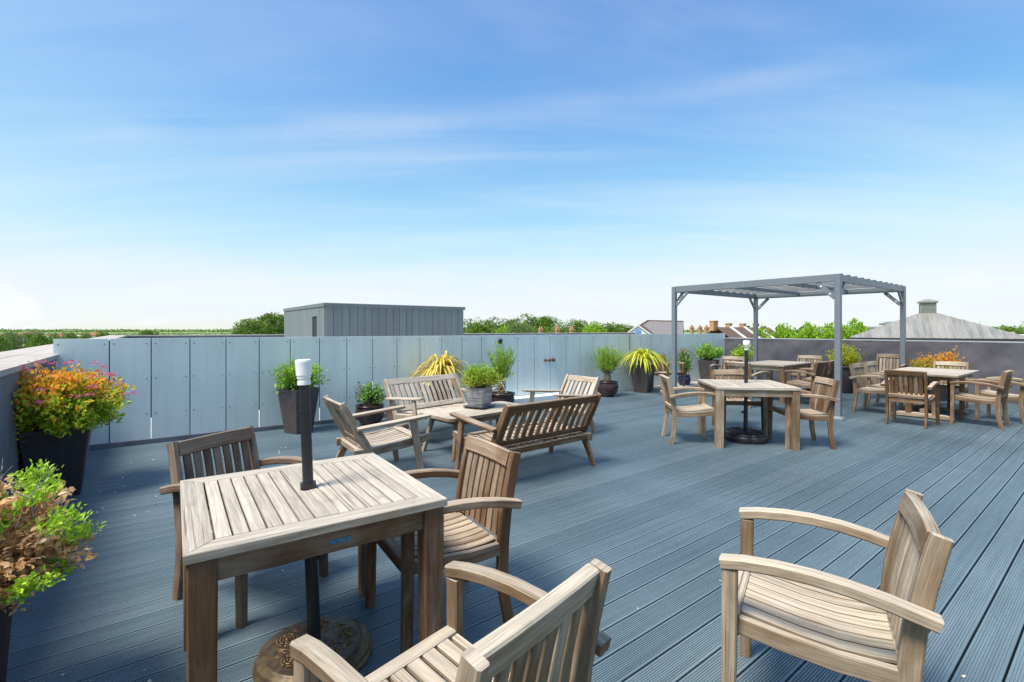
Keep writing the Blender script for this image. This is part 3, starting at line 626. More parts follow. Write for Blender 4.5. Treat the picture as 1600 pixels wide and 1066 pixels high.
def square_table(label, loc, deg, L_, W_, Ht, frame, nsl, top='teak_table_top', base='teak_brown', hole=True, legw=.082, group=None):
    """slats run along y; frame boards mitred all round"""
    t = thing('table', label, 'table', loc, deg, group)
    a, b, f = L_ / 2, W_ / 2, frame; th = .03; z0, z1 = Ht - th, Ht; g = .0012
    def board(poly, long_, name='frame_board'):
        mb = MB(); n = len(poly); inset = .003
        cx = sum(p[0] for p in poly) / n; cy = sum(p[1] for p in poly) / n
        P2 = [(cx + (x - cx) * (1 - inset / max(.02, abs(x - cx) + 1e-6) * .6), cy + (y - cy) * (1 - inset / max(.02, abs(y - cy) + 1e-6) * .6)) for x, y in poly]
        V = [(x, y, z0) for x, y in poly] + [(x, y, z1 - .003) for x, y in poly] + [(x, y, z1) for x, y in P2]
        o0, o1 = rnd.uniform(0, 30), rnd.uniform(0, 30)
        F = [list(range(n))[::-1]] + [[i, (i + 1) % n, n + (i + 1) % n, n + i] for i in range(n)] + [[n + i, n + (i + 1) % n, 2 * n + (i + 1) % n, 2 * n + i] for i in range(n)] + [list(range(2 * n, 3 * n))]
        U = []
        for fc in F:
            U.append([((V[i][0], V[i][1] + V[i][2]) if long_ == 'x' else (V[i][1], V[i][0] + V[i][2])) for i in fc]); U[-1] = [(u + o0, v_ + o1) for u, v_ in U[-1]]
        mb.add(V, F, U); return part(name, mb, top, t)
    board([(-a, -b), (a, -b), (a - f, -b + f), (-a + f, -b + f)], 'x')
    board([(a, b), (-a, b), (-a + f, b - f), (a - f, b - f)], 'x')
    board([(-a, b - g), (-a, -b + g), (-a + f - g, -b + f), (-a + f - g, b - f)], 'y')
    board([(a, -b + g), (a, b - g), (a - f + g, b - f), (a - f + g, -b + f)], 'y')
    gap = .006; span = 2 * (a - f) - gap; cw = span / (nsl + (1.7 if hole else 0))
    xs = []; x = -a + f + gap
    for i in range(nsl + (1 if hole else 0)):
        wide = hole and i == nsl // 2; w_ = cw * (1.7 if wide else 1)
        xs.append((x, x + w_ - gap, wide)); x += w_
    for x0, x1, wide in xs:
        y0, y1 = -b + f + .003, b - f - .003
        if not wide: board([(x0, y0), (x1, y0), (x1, y1), (x0, y1)], 'y', 'tabletop_slat')
        else:
            hr = .024; xm = (x0 + x1) / 2; k = 10
            lo = [(xm + hr * math.cos(math.pi + math.pi * i / k), hr * math.sin(math.pi + math.pi * i / k)) for i in range(k + 1)]
            mb = MB()
            for sg in (1, -1):
                arc = [(xm - hr * math.cos(math.pi * i / k) * 1, sg * hr * math.sin(math.pi * i / k)) for i in range(k + 1)]
                outer = [(x1, 0), (x1, sg * y1), (x0, sg * y1), (x0, 0)]
                P = arc + [(x1, 0), (x1, sg * y1), (x0, sg * y1), (x0, 0)]
                n_ = len(P); V = [(px, py, z0) for px, py in P] + [(px, py, z1) for px, py in P]
                F = [list(range(n_)), list(range(n_, 2 * n_))] + [[i, (i + 1) % n_, n_ + (i + 1) % n_, n_ + i] for i in range(n_) if i not in (k, n_ - 1)]
                mb.add(V, F, [[(V[i][1] + 3, V[i][0] + V[i][2] + 5) for i in fc] for fc in F])
            part('tabletop_slat', mb, top, t)
    return t
def four_legs(t, L_, W_, Ht, base, legw=.082, ins=.045, ap=.085):
    a, b = L_ / 2 - ins, W_ / 2 - ins
    for sx in (1, -1):
        for sy in (1, -1):
            mb = MB(); mb.sweep([(sx * a, sy * b, 0), (sx * a, sy * b, Ht - .031)], legw, legw, (0, 1, 0), .005, scale=[.9, 1]); part('leg', mb, base, t)
    for sx in (1, -1):
        mb = MB(); mb.sweep([(sx * (a + .012), -b + legw / 2 + .001, Ht - .032 - ap / 2), (sx * (a + .012), b - legw / 2 - .001, Ht - .032 - ap / 2)], .024, ap, (1, 0, 0), .003); part('apron', mb, base, t)
        mb = MB(); mb.sweep([(-a + legw / 2 + .001, sx * (b + .012), Ht - .032 - ap / 2), (a - legw / 2 - .001, sx * (b + .012), Ht - .032 - ap / 2)], .024, ap, (0, 1, 0), .003); part('apron', mb, base, t)
# near table: x axis along its front edge
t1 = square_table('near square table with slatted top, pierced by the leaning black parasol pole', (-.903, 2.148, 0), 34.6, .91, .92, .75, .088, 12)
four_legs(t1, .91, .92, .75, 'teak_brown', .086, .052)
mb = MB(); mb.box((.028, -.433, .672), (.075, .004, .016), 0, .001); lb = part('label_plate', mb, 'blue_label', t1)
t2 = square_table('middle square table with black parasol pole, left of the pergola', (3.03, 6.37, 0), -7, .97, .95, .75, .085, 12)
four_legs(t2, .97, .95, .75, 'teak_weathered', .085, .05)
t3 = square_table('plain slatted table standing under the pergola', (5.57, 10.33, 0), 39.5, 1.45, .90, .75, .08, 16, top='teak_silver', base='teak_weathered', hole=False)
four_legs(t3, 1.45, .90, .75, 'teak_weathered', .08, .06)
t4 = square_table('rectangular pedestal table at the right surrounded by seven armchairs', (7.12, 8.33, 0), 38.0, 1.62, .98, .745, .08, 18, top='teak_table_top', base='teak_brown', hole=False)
for sx in (1, -1):
    x = sx * .52
    for sy in (1, -1):
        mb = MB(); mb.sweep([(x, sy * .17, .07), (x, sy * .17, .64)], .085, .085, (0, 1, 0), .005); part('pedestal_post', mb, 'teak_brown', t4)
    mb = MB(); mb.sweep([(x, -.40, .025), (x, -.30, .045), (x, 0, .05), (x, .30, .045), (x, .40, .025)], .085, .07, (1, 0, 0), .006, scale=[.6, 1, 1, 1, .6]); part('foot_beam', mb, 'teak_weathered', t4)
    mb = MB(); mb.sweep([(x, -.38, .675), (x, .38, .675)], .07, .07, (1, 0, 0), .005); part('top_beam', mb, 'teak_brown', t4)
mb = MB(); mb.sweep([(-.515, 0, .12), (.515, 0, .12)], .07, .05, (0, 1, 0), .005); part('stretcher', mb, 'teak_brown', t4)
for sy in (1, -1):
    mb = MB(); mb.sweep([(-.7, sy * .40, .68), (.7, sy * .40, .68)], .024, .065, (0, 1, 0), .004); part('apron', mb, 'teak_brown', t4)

# coffee table
ct = thing('coffee_table', 'low coffee table with rounded corners and splayed legs between the benches', 'coffee table', (-.41, 6.02, 0), 43)
a, b, r_ = .66, .33, .07; npl = 5; pw = 2 * b / npl
for i in range(npl):
    y0, y1 = -b + i * pw + .0015, -b + (i + 1) * pw - .0015
    if i in (0, npl - 1):
        s_ = -1 if i == 0 else 1; yo = s_ * b; yi = y1 if i == 0 else y0
        poly = [(-a, yi), (-a, yo - s_ * r_)] + [(-a + r_ - r_ * math.cos(k * math.pi / 12), yo - s_ * r_ + s_ * r_ * math.sin(k * math.pi / 12)) for k in range(1, 6)] + [(-a + r_, yo), (a - r_, yo)] + [(a - r_ + r_ * math.sin(k * math.pi / 12), yo - s_ * r_ + s_ * r_ * math.cos(k * math.pi / 12)) for k in range(1, 6)] + [(a, yo - s_ * r_), (a, yi)]
    else: poly = [(-a, y0), (a, y0), (a, y1), (-a, y1)]
    mb = MB(); n_ = len(poly); V = [(x, y, .437) for x, y in poly] + [(x, y, .470) for x, y in poly]
    F = [list(range(n_)), list(range(n_, 2 * n_))] + [[k, (k + 1) % n_, n_ + (k + 1) % n_, n_ + k] for k in range(n_)]
    o0 = rnd.uniform(0, 30); mb.add(V, F, [[(V[k][0] + o0, V[k][1] + V[k][2] + o0) for k in fc] for fc in F]); part('tabletop_plank', mb, 'teak_silver', ct)
for sx in (1, -1):
    for sy in (1, -1):
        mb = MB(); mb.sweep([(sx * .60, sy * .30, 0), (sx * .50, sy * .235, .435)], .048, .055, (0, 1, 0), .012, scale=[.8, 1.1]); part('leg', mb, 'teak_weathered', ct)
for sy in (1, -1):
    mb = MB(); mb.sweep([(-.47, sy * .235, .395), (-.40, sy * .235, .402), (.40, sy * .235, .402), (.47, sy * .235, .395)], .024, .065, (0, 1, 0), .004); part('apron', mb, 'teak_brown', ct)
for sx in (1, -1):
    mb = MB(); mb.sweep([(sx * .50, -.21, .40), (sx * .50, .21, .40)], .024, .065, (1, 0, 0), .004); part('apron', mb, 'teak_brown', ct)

# ------------------------------------------------------------------ parasol poles
def parasol(label_pole, base_xy, slope, ztop, capz, kind, label_base):
    x0, y0 = base_xy
    sx, sy = slope
    P = lambda z: Vector((sx * z, sy * z, z))
    b = thing('parasol_stand', label_base, 'parasol stand', (x0, y0, 0))
    p = thing('parasol_pole', label_pole, 'parasol pole', (x0, y0, 0))
    if kind == 'rose':
        prof = [(.243, 0), (.247, .010), (.243, .024), (.232, .030), (.236, .037), (.230, .050), (.214, .056), (.212, .062), (.200, .066), (.188, .064), (.12, .070), (.05, .074), (.04, .078)]
        mb = MB(); mb.lathe(prof, 72); part('base_disc', mb, 'bronze', b)
        mb = MB(); mb.tube([P(.07), P(.50)], .0275, 20); mb.tube([P(.49), P(.515)], .031, 20); part('socket', mb, 'black_tube', b)
        mb = MB(); q = P(.46); d_ = Vector((.9, -.42, 0)); mb.tube([q + d_ * .02, q + d_ * .055], .010, 8); mb.tube([q + d_ * .05, q + d_ * .072], [.022, .018], 6)
        part('knob', mb, 'black_plastic', b)
        # rose relief: petals as short curved ridges round a bud, with leaves and stems
        def ridge(mb, cx, cy, rr, a0, a1, th, z): mb.tube([(cx + rr * math.cos(a0 + (a1 - a0) * i / 7), cy + rr * math.sin(a0 + (a1 - a0) * i / 7), z) for i in range(8)], [th * .4] + [th] * 6 + [th * .4], 6)
        def leaf(mb, cx, cy, ang, L_, z):
            c_, s_ = math.cos(ang), math.sin(ang); V = []
            for u, v_, hh in [(0, 0, 0), (.35, .28, .000), (.7, .22, 0), (1, 0, 0), (.7, -.22, 0), (.35, -.28, 0), (.35, 0, .009), (.7, 0, .007)]:
                V.append((cx + L_ * (u * c_ - v_ * s_), cy + L_ * (u * s_ + v_ * c_), z + hh))
            mb.poly(V, [[0, 1, 6], [1, 2, 7, 6], [2, 3, 7], [3, 4, 7], [4, 5, 6, 7], [5, 0, 6]])
        for k in range(5):
            ang = k * 2 * math.pi / 5 + .55; cx, cy = .128 * math.cos(ang), .128 * math.sin(ang); z = .070
            mb = MB(); mb.lathe([(.012, .0), (.010, .006), (.004, .010), (0, .011)], 8, (cx, cy, z))
            for j in range(5): ridge(mb, cx, cy, .017, j * 1.257 + k, j * 1.257 + 1.0 + k, .0045, z + .003)
            for j in range(6): ridge(mb, cx, cy, .029, j * 1.047 + .3 * k, j * 1.047 + .9 + .3 * k, .0055, z + .001)
            for j in range(7): ridge(mb, cx, cy, .041, j * .9 + .6 * k, j * .9 + .72 + .6 * k, .005, z - .001)
            part('rose_relief', mb, 'bronze_relief', b)
            a2 = ang + .63; lx, ly = .125 * math.cos(a2), .125 * math.sin(a2)
            mb = MB(); leaf(mb, lx, ly, a2 + .7, .052, z - .002); leaf(mb, lx, ly, a2 - 1.0, .048, z - .002); leaf(mb, lx * .8, ly * .8, a2 + 2.8, .05, z - .001)
            mb.tube([(lx * (1 + .25 * math.sin(i)) + .012 * math.cos(i * 1.3), ly * (1 + .2 * math.cos(i * 1.1)), z) for i in range(7)], .004, 5)
            part('leaf_relief', mb, 'bronze_relief', b)
    else:
        lob = lambda a, r, z: 1 - .10 * max(0, math.cos(4 * a + .6)) ** 10 * (1 if r > .12 else 0)
        mb = MB(); mb.lathe([(.262, 0), (.272, .02), (.275, .055), (.270, .075), (.255, .088), (.262, .094), (.255, .105), (.20, .125), (.12, .14), (.06, .150), (.035, .152)], 96, fn=lob); part('base_disc', mb, 'black_plastic', b)
        mb = MB()
        for k in range(4):
            a = k * math.pi / 2 + .75; mb.tube([(.07 * math.cos(a), .07 * math.sin(a), .150), (.16 * math.cos(a), .16 * math.sin(a), .137), (.24 * math.cos(a), .24 * math.sin(a), .112)], .009, 6)
        part('ribs', mb, 'black_plastic', b, kind='stuff')
        mb = MB(); mb.tube([P(.14), P(.40)], .026, 16); part('socket', mb, 'black_tube', b)
        mb = MB(); mb.tube([P(.37) + Vector((-.02, -.01, 0)), P(.37) + Vector((-.06, -.02, 0))], .015, 8); part('knob', mb, 'black_plastic', b)
    mb = MB(); mb.tube([P(.30 if kind != 'rose' else .38), P(ztop)], .0225, 20); part('tube', mb, 'black_tube', p)
    if kind == 'rose':
        mb = MB(); mb.tube([P(.750), P(.775)], .033, 20); mb.tube([P(1.085), P(1.092)], .0243, 20); part('collar', mb, 'black_plastic', p)
    mb = MB(); h0 = ztop
    q = lambda dz: P(h0 + dz)
    if kind == 'rose': mb.tube([q(-.01), q(.006), q(.007), q(.018), q(.020), q(.030), q(.032), q(.092), q(.099), q(.102)], [.028, .028, .0245, .0265, .0290, .0290,   .0320, .0345, .0325, .024], 40, smooth=False)
    else: mb.tube([q(-.01), q(.03), q(.035), q(.11), q(.115)], [.026, .026, .04, .043, .03], 16)
    part('cap', mb, 'white_plastic', p)
parasol('black parasol pole with a big white cap, leaning left through the near table', (-.871, 2.165), (-.040, 0), 1.216, 0, 'rose', 'round bronze parasol base with cast roses under the near table')
parasol('black parasol pole with a small white cap through the middle table', (3.06, 6.42), (.012, 0), 1.19, 0, 'water', 'black plastic parasol base under the middle table')

# ------------------------------------------------------------------ pergola
pg = thing('pergola', 'grey metal pergola with a slatted roof standing over the far tables', 'pergola')
pc = [Vector((5.277, 7.92, 0)), Vector((3.41, 10.29, 0)), Vector((8.09, 10.13, 0)), Vector((6.22, 12.5, 0))]
pa = math.atan2(pc[2].y - pc[0].y, pc[2].x - pc[0].x); pu = Vector((math.cos(pa), math.sin(pa), 0)); pn = Vector((-pu.y, pu.x, 0))
Lx = (pc[2] - pc[0]).length; Ly = (pc[1] - pc[0]).dot(pn); HP = 2.345
def pp(u, v_, z=0): return pc[0] + pu * u + pn * v_ + Vector((0, 0, z))
for u in (0, Lx):
    for v_ in (0, Ly):
        mb = MB(); q = pp(u, v_); mb.box((q.x, q.y, HP / 2), (.11, .11, .01), pa); mb = MB(); mb.sweep([q, q + Vector((0, 0, HP))], .086, .086, pn, .006); ps = part('post', mb, 'pergola_paint', pg)
        mb = MB(); mb.sweep([q + Vector((0, 0, .0)), q + Vector((0, 0, .015)), q + Vector((0, 0, .05))], .19, .19, pn, .004, scale=[1, 1, .62]); part('base_plate', mb, 'pergola_paint', ps)
        for du, dv in (((1 if u == 0 else -1), 0), (0, (1 if v_ == 0 else -1))):
            d_ = pu * du + pn * dv
            lo = q + d_ * .045 + Vector((0, 0, HP - .38)); hi = q + d_ * .31 + Vector((0, 0, HP - .115))
            mb = MB(); sdv = d_.cross(Vector((0, 0, 1)))
            mb.sweep([lo, hi], .03, .068, sdv, .002); part('brace', mb, 'pergola_paint', pg)
            mb = MB(); m_ = lo + (hi - lo) * .5
            for k in (.25, .75):
                m_ = lo + (hi - lo) * k; mb.tube([m_ - sdv * .02, m_ + sdv * .02], .014, 8)
            part('bolts', mb, 'white_plastic', pg, kind='stuff')
for (a_, b_) in ((pp(.045, 0), pp(Lx - .045, 0)), (pp(.045, Ly), pp(Lx - .045, Ly)), (pp(0, .045), pp(0, Ly - .045)), (pp(Lx, .045), pp(Lx, Ly - .045))):
    d_ = (b_ - a_).normalized(); z = Vector((0, 0, HP - .06)); mb = MB(); mb.sweep([a_ + z, b_ + z], .05, .115, d_.cross(Vector((0, 0, 1))), .004); part('beam', mb, 'pergola_paint', pg)
ns_ = 11
for i in range(ns_):
    u = .12 + (Lx - .24) * i / (ns_ - 1)
    mb = MB(); mb.sweep([pp(u, -.02, HP + .008), pp(u, Ly + .02, HP + .008)], .075, .016, pu, .002); part('roof_slat', mb, 'pergola_slat', pg)
for v_ in (Ly * .33, Ly * .66):
    mb = MB(); mb.sweep([pp(.03, v_, HP - .045), pp(Lx - .03, v_, HP - .045)], .04, .07, pn, .003); part('rafter', mb, 'pergola_paint', pg)

# ------------------------------------------------------------------ pots and plants
def leaf_mesh(name, pts, dirs, sizes, mat, wide=.5, fold=.12, curl=0.0, nseg=1):
    """many small folded leaves; pts tips of petioles, dirs leaf directions (numpy)"""
    n = len(pts); rs = np.random.RandomState(len(pts) + 11)
    D_ = dirs / (np.linalg.norm(dirs, axis=1, keepdims=True) + 1e-9)
    up = rs.normal(size=(n, 3)) * .55 + np.array([0, 0, 1.0]); S = np.cross(D_, up); S /= (np.linalg.norm(S, axis=1, keepdims=True) + 1e-9); U_ = np.cross(S, D_)
    L_ = sizes[:, None]
    if nseg == 1:
        prof = [(0, 0, 0), (.5, .5, 1), (1, 0, -.3), (.5, -.5, 1), (.5, 0, 0)]
        V = np.stack([pts + D_ * L_ * a + S * L_ * wide * b + U_ * L_ * fold * c for a, b, c in prof], 1)
        F0 = [[0, 4, 1], [4, 2, 1], [0, 3, 4], [3, 2, 4]]
    else:
        prof = [(0, 0, 0), (.28, .42, .8), (.68, .40, .6), (1, 0, -.8), (.68, -.40, .6), (.28, -.42, .8), (.3, 0, 0), (.68, 0, -.2)]
        V = np.stack([pts + D_ * L_ * a + S * L_ * wide * b + U_ * L_ * fold * c for a, b, c in prof], 1)
        F0 = [[0, 6, 1], [1, 6, 7, 2], [2, 7, 3], [3, 7, 4], [4, 7, 6, 5], [5, 6, 0]]
    k = V.shape[1]; F = []
    base = (np.arange(n) * k)
    for f in F0: F += (base[:, None] + np.array(f)[None]).tolist()
    me = bpy.data.meshes.new(name); me.from_pydata(V.reshape(-1, 3).tolist(), [], F); me.materials.append(MAT[mat]); me.update()
    return me
def twigs(rs, n, c0, c, rad, low=-0.5, spread=.05, droop=0.0):
    """branches from the pot out to a rounded uneven crown"""
    out = []
    while len(out) < n:
        d = rs.normal(size=3); d /= np.linalg.norm(d)
        if d[2] < low: continue
        lump = .86 + .22 * math.sin(d[0] * 5 + c[0] * 9) * math.cos(d[1] * 6 + d[2] * 4)
        r = rs.uniform(.55, 1.0) ** .5 * lump
        e = np.array(c) + d * np.array(rad) * r
        s0 = np.array(c0) + rs.normal(size=3) * np.array([spread, spread, .0])
        mid = s0 * .45 + e * .55 + np.array([0, 0, .10 * rad[2]]); e = e - np.array([0, 0, droop * (1 - d[2])])
        out.append((s0, mid, e))
    return out
def shrub(t, seed, c0, c, rad, n_tw, n_leaf, size, mat, wide=.5, low=-.5, nseg=1, twig_r=.003, twig_mat='twig', start=.35, jitter=.035, split=None, name='foliage', droop=0.0, tw_show=True):
    rs = np.random.RandomState(seed); tw = twigs(rs, n_tw, c0, c, rad, low, droop=droop)
    P, Dd, Sz = [], [], []
    for s0, m_, e in tw:
        for _ in range(n_leaf):
            k = rs.uniform(start, 1.03)
            p = (1 - k) ** 2 * s0 + 2 * k * (1 - k) * m_ + k * k * e
            d = (e - s0); d = d / (np.linalg.norm(d) + 1e-9) + rs.normal(size=3) * .75 + np.array([0, 0, .25])
            P.append(p + rs.normal(size=3) * jitter * (.4 + .6 * k)); Dd.append(d); Sz.append(size * rs.uniform(.6, 1.25))
    P, Dd, Sz = np.array(P), np.array(Dd), np.array(Sz)
    if split is None: masks = [(np.ones(len(P), bool), mat, name)]
    else: masks = split(rs, P, np.array(c), np.array(rad))
    for k_, (mk, m_, nm) in enumerate(masks):
        if mk.sum(): link(nm, leaf_mesh(nm, P[mk], Dd[mk], Sz[mk], m_, wide, nseg=nseg), t, kind='stuff')
    if tw_show:
        mb = MB()
        for s0, m_, e in tw: mb.tube([s0, m_, e * .96 + m_ * .04], [twig_r * 1.6, twig_r, twig_r * .6], 4, caps=False)
        part('branches', mb, twig_mat, t, kind='stuff')
    return P
def square_pot(t, h_, wt, wb, mat='pot_brown', rz=0.0):
    mb = MB(); c = .012
    def ring(w_, z, cc=c): 
        a = w_ / 2; return [(a - cc, a, z), (-a + cc, a, z), (-a, a - cc, z), (-a, -a + cc, z), (-a + cc, -a, z), (a - cc, -a, z), (a, -a + cc, z), (a, a - cc, z)]
    R_ = [ring(wb, 0), ring(wt * .99, h_ * .93), ring(wt, h_ * .935), ring(wt, h_), ring(wt - .03, h_), ring(wt - .05, h_ - .06)]
    V = []; 
    for r in R_: V += [(x * math.cos(rz) - y * math.sin(rz), x * math.sin(rz) + y * math.cos(rz), z) for x, y, z in r]
    F = [[i * 8 + j, i * 8 + (j + 1) % 8, (i + 1) * 8 + (j + 1) % 8, (i + 1) * 8 + j] for i in range(5) for j in range(8)] + [list(range(40, 48))]
    mb.poly(V, F[:-1], 0); mb.poly([V[i] for i in range(40, 48)], [list(range(8))], 1); part('pot', mb, [mat, 'soil'], t)
def round_pot(t, h_, rt, rm, rb, mat='pot_glazed'):
    mb = MB(); mb.lathe([(rb, 0), (rb * 1.02, .02), (rm * .93, h_ * .35), (rm, h_ * .62), (rm * .95, h_ * .82), (rt * .93, h_ * .9), (rt, h_ * .93), (rt * 1.02, h_ * .97), (rt, h_), (rt * .9, h_), (rt * .88, h_ * .86)], 36)
    mb.lathe([(rt * .88, h_ * .86), (.001, h_ * .88)], 36, mi=1); part('pot', mb, [mat, 'soil'], t)
def potted(label, x, y, cat='potted plant', deg=0, name='potted_shrub'): return thing(name, label, cat, (x, y, 0), deg)

# orange and pink spirea at the left
t = potted('big orange and lime spirea with pink flowers in a tall dark pot, left', -4.02, 4.33, deg=38)
square_pot(t, .60, .46, .32, 'pot_black')
def sp_split(rs, P, c, rad):
    hgt = (P[:, 2] - c[2]) / rad[2] + rs.normal(size=len(P)) * .28
    o = hgt > .38; g_ = ~o & (rs.uniform(size=len(P)) < .25)
    return [(o, 'leaf_orange', 'orange_foliage'), (~o & ~g_, 'leaf_spirea', 'foliage'), (g_, 'leaf_green', 'foliage')]
P = shrub(t, 3, (0, 0, .55), (0.0, 0, .77), (.52, .52, .36), 270, 38, .046, 'leaf_spirea', .55, -.6, 2, .003, split=sp_split, jitter=.03, start=.5)
P2 = shrub(t, 4, (-.12, -.10, .58), (-.36, -.12, .60), (.20, .2, .22), 50, 30, .044, 'leaf_spirea', .55, -.9, 2, droop=.05)
rs = np.random.RandomState(5); fp = []
for _ in range(42):
    d = rs.normal(size=3); d[2] = abs(d[2]) * .8 + .15; d /= np.linalg.norm(d); c = np.array([0, 0, .78]) + d * np.array([.50, .50, .37]) * rs.uniform(1.0, 1.10)
    q = c + rs.normal(size=(34, 3)) * np.array([.022, .022, .008]); fp.append(q)
fp = np.concatenate(fp); link('flower_heads', leaf_mesh('flower_heads', fp, rs.normal(size=fp.shape) + [0, 0, 1.], np.full(len(fp), .013), 'flower_pink', .9), t, kind='stuff')
# half-dry shrub in the lower left corner
t = potted('half dead shrub with brown dry and fresh green leaves in the lower left corner', -1.97, 1.70, deg=48)
square_pot(t, .58, .33, .26, 'pot_black')
def dry_split(rs, P, c, rad):
    q = (P - c) / rad
    nz = np.array([mn.noise(Vector(p * 7)) for p in P])
    dry = (nz * 1.5 + q[:, 2] * .55 + .42) > 0
    fresh = ~dry & ((np.linalg.norm(q, axis=1) > .72) & (rs.uniform(size=len(P)) < .75))
    return [(dry, 'leaf_dry', 'dry_foliage'), (fresh, 'leaf_fresh', 'fresh_foliage'), (~dry & ~fresh, 'leaf_green', 'foliage')]
shrub(t, 8, (0, 0, .54), (0.03, -0.04, .66), (.36, .36, .25), 340, 44, .028, 'leaf_dry', .66, -.75, 2, .0025, split=dry_split, jitter=.014, start=.5)
rs = np.random.RandomState(12)
for (px, py, pz) in [(.32, .02, .89), (.44, .0, .80), (.24, .1, .92), (.42, -.10, .62), (.12, -.36, .62), (.30, -.24, .50), (.42, .10, .72), (-.05, -.36, .70), (.05, -.34, .52)]:
    ca, sa_ = math.cos(R(-48)), math.sin(R(-48)); px, py = px * ca - py * sa_, px * sa_ + py * ca
    shrub(t, int(abs(px) * 100 + pz * 1000), (px * .7, py * .7, pz - .1), (px, py, pz), (.055, .055, .04), 12, 15, .022, 'leaf_fresh', .5, -.2, 2, .002, start=.4, jitter=.012, name='fresh_foliage', tw_show=False)
mb = MB()
for k in range(26):
    a = rs.uniform(0, 6.28); r0 = rs.uniform(.1, .34); b0 = Vector((r0 * math.cos(a) - .05, r0 * math.sin(a), .78)); b1 = b0 + Vector((math.cos(a) * .06 + rs.normal() * .03, math.sin(a) * .06 + rs.normal() * .03, rs.uniform(.12, .20))); bm2 = (b0 + b1) / 2 + Vector((rs.normal() * .012, rs.normal() * .012, 0))
    mb.tube([b0, bm2, b1], [.0022, .0016, .0008], 4); mb.tube([bm2, bm2 + Vector((rs.normal() * .04, rs.normal() * .04, .05))], [.002, .0008], 4)
part('bare_twigs', mb, 'pot_limed', t, kind='stuff')
# green bush in tall pot behind the near table
t = potted('bright green leafy bush in a tall brown tapered pot by the left fence', -3.02, 6.93, deg=62)
square_pot(t, .62, .40, .27)
shrub(t, 21, (0, 0, .58), (0, 0, .78), (.40, .36, .27), 90, 26, .055, 'leaf_lime', .5, -.5, 1, split=lambda rs, P, c, rad: [((P[:, 2] + rs.normal(size=len(P)) * .12) > .78, 'leaf_lime', 'foliage'), ((P[:, 2] + 0 * P[:, 0]) < .78, 'leaf_green', 'foliage')])
# small rose in low glazed pot
t = potted('small rose bush in a low round brown pot, left of the rear bench', -2.17, 7.48)
round_pot(t, .30, .215, .22, .13)
shrub(t, 22, (0, 0, .26), (.02, 0, .44), (.25, .24, .19), 60, 20, .045, 'leaf_dark', .6, -.3, 1, split=lambda rs, P, c, rad: [(rs.uniform(size=len(P)) < .6, 'leaf_green', 'foliage'), (rs.uniform(size=len(P)) < .5, 'leaf_dark', 'foliage')])
shrub(t, 23, (-.08, 0, .3), (-.20, 0, .58), (.07, .07, .09), 6, 7, .02, 'flower_red', .5, -.2, name='buds')
# strap-leaved plants
def phormium(t, seed, z0, n_, reach, rise, mat, wid=.036):
    rs = random.Random(seed); variants = []
    for v_ in range(9):
        L_ = rs.uniform(.8, 1.1); out = rs.uniform(.45, 1.0); mb = MB(); pts = []; K = 9
        for i in range(K + 1):
            s_ = i / K; x = reach * out * L_ * (s_ ** 1.25); z = rise * L_ * (1.9 * s_ - (1.0 + 1.15 * out) * s_ * s_)
            pts.append((x, z, wid / 2 * (1 - s_ ** 2.2) * (.7 + .6 * s_) + .0012))
        V = []; F = []; U = []
        for i, (x, z, w_) in enumerate(pts): V += [(x, w_, z + w_ * .35), (x, 0, z), (x, -w_, z + w_ * .35)]
        for i in range(K):
            a_ = i * 3
            for j in (0, 1): F.append([a_ + j, a_ + j + 1, a_ + j + 4, a_ + j + 3]); U.append([(i, j * .5), (i, j * .5 + .5), (i + 1, j * .5 + .5), (i + 1, j * .5)])
        mb.add(V, F, U, 0, True); variants.append(mb.mesh('leaf', [mat]))
    for i in range(n_):
        o = link('leaf', variants[i % 9], t, (rs.uniform(-.05, .05), rs.uniform(-.05, .05), z0), rs.uniform(0, 6.28)); k = rs.uniform(.65, 1.08)
        st = rs.random() ** 1.3
        o.scale = (k * (.35 + .65 * (1 - st)), 1, k * (.80 + .4 * st))
t = potted('spiky yellow and pink strap-leaved plant rising behind the rear bench', -1.18, 8.22, name='potted_plant', deg=10)
square_pot(t, .56, .42, .30); phormium(t, 1, .60, 210, .92, .66, 'blade_pink', .050)
t = potted('fountain of yellow strap leaves in a tall brown tapered pot beside the pergola', 3.03, 11.35, name='potted_plant', deg=55)
square_pot(t, .60, .46, .30); phormium(t, 2, .60, 150, 1.05, .66, 'blade_yellow', .062)
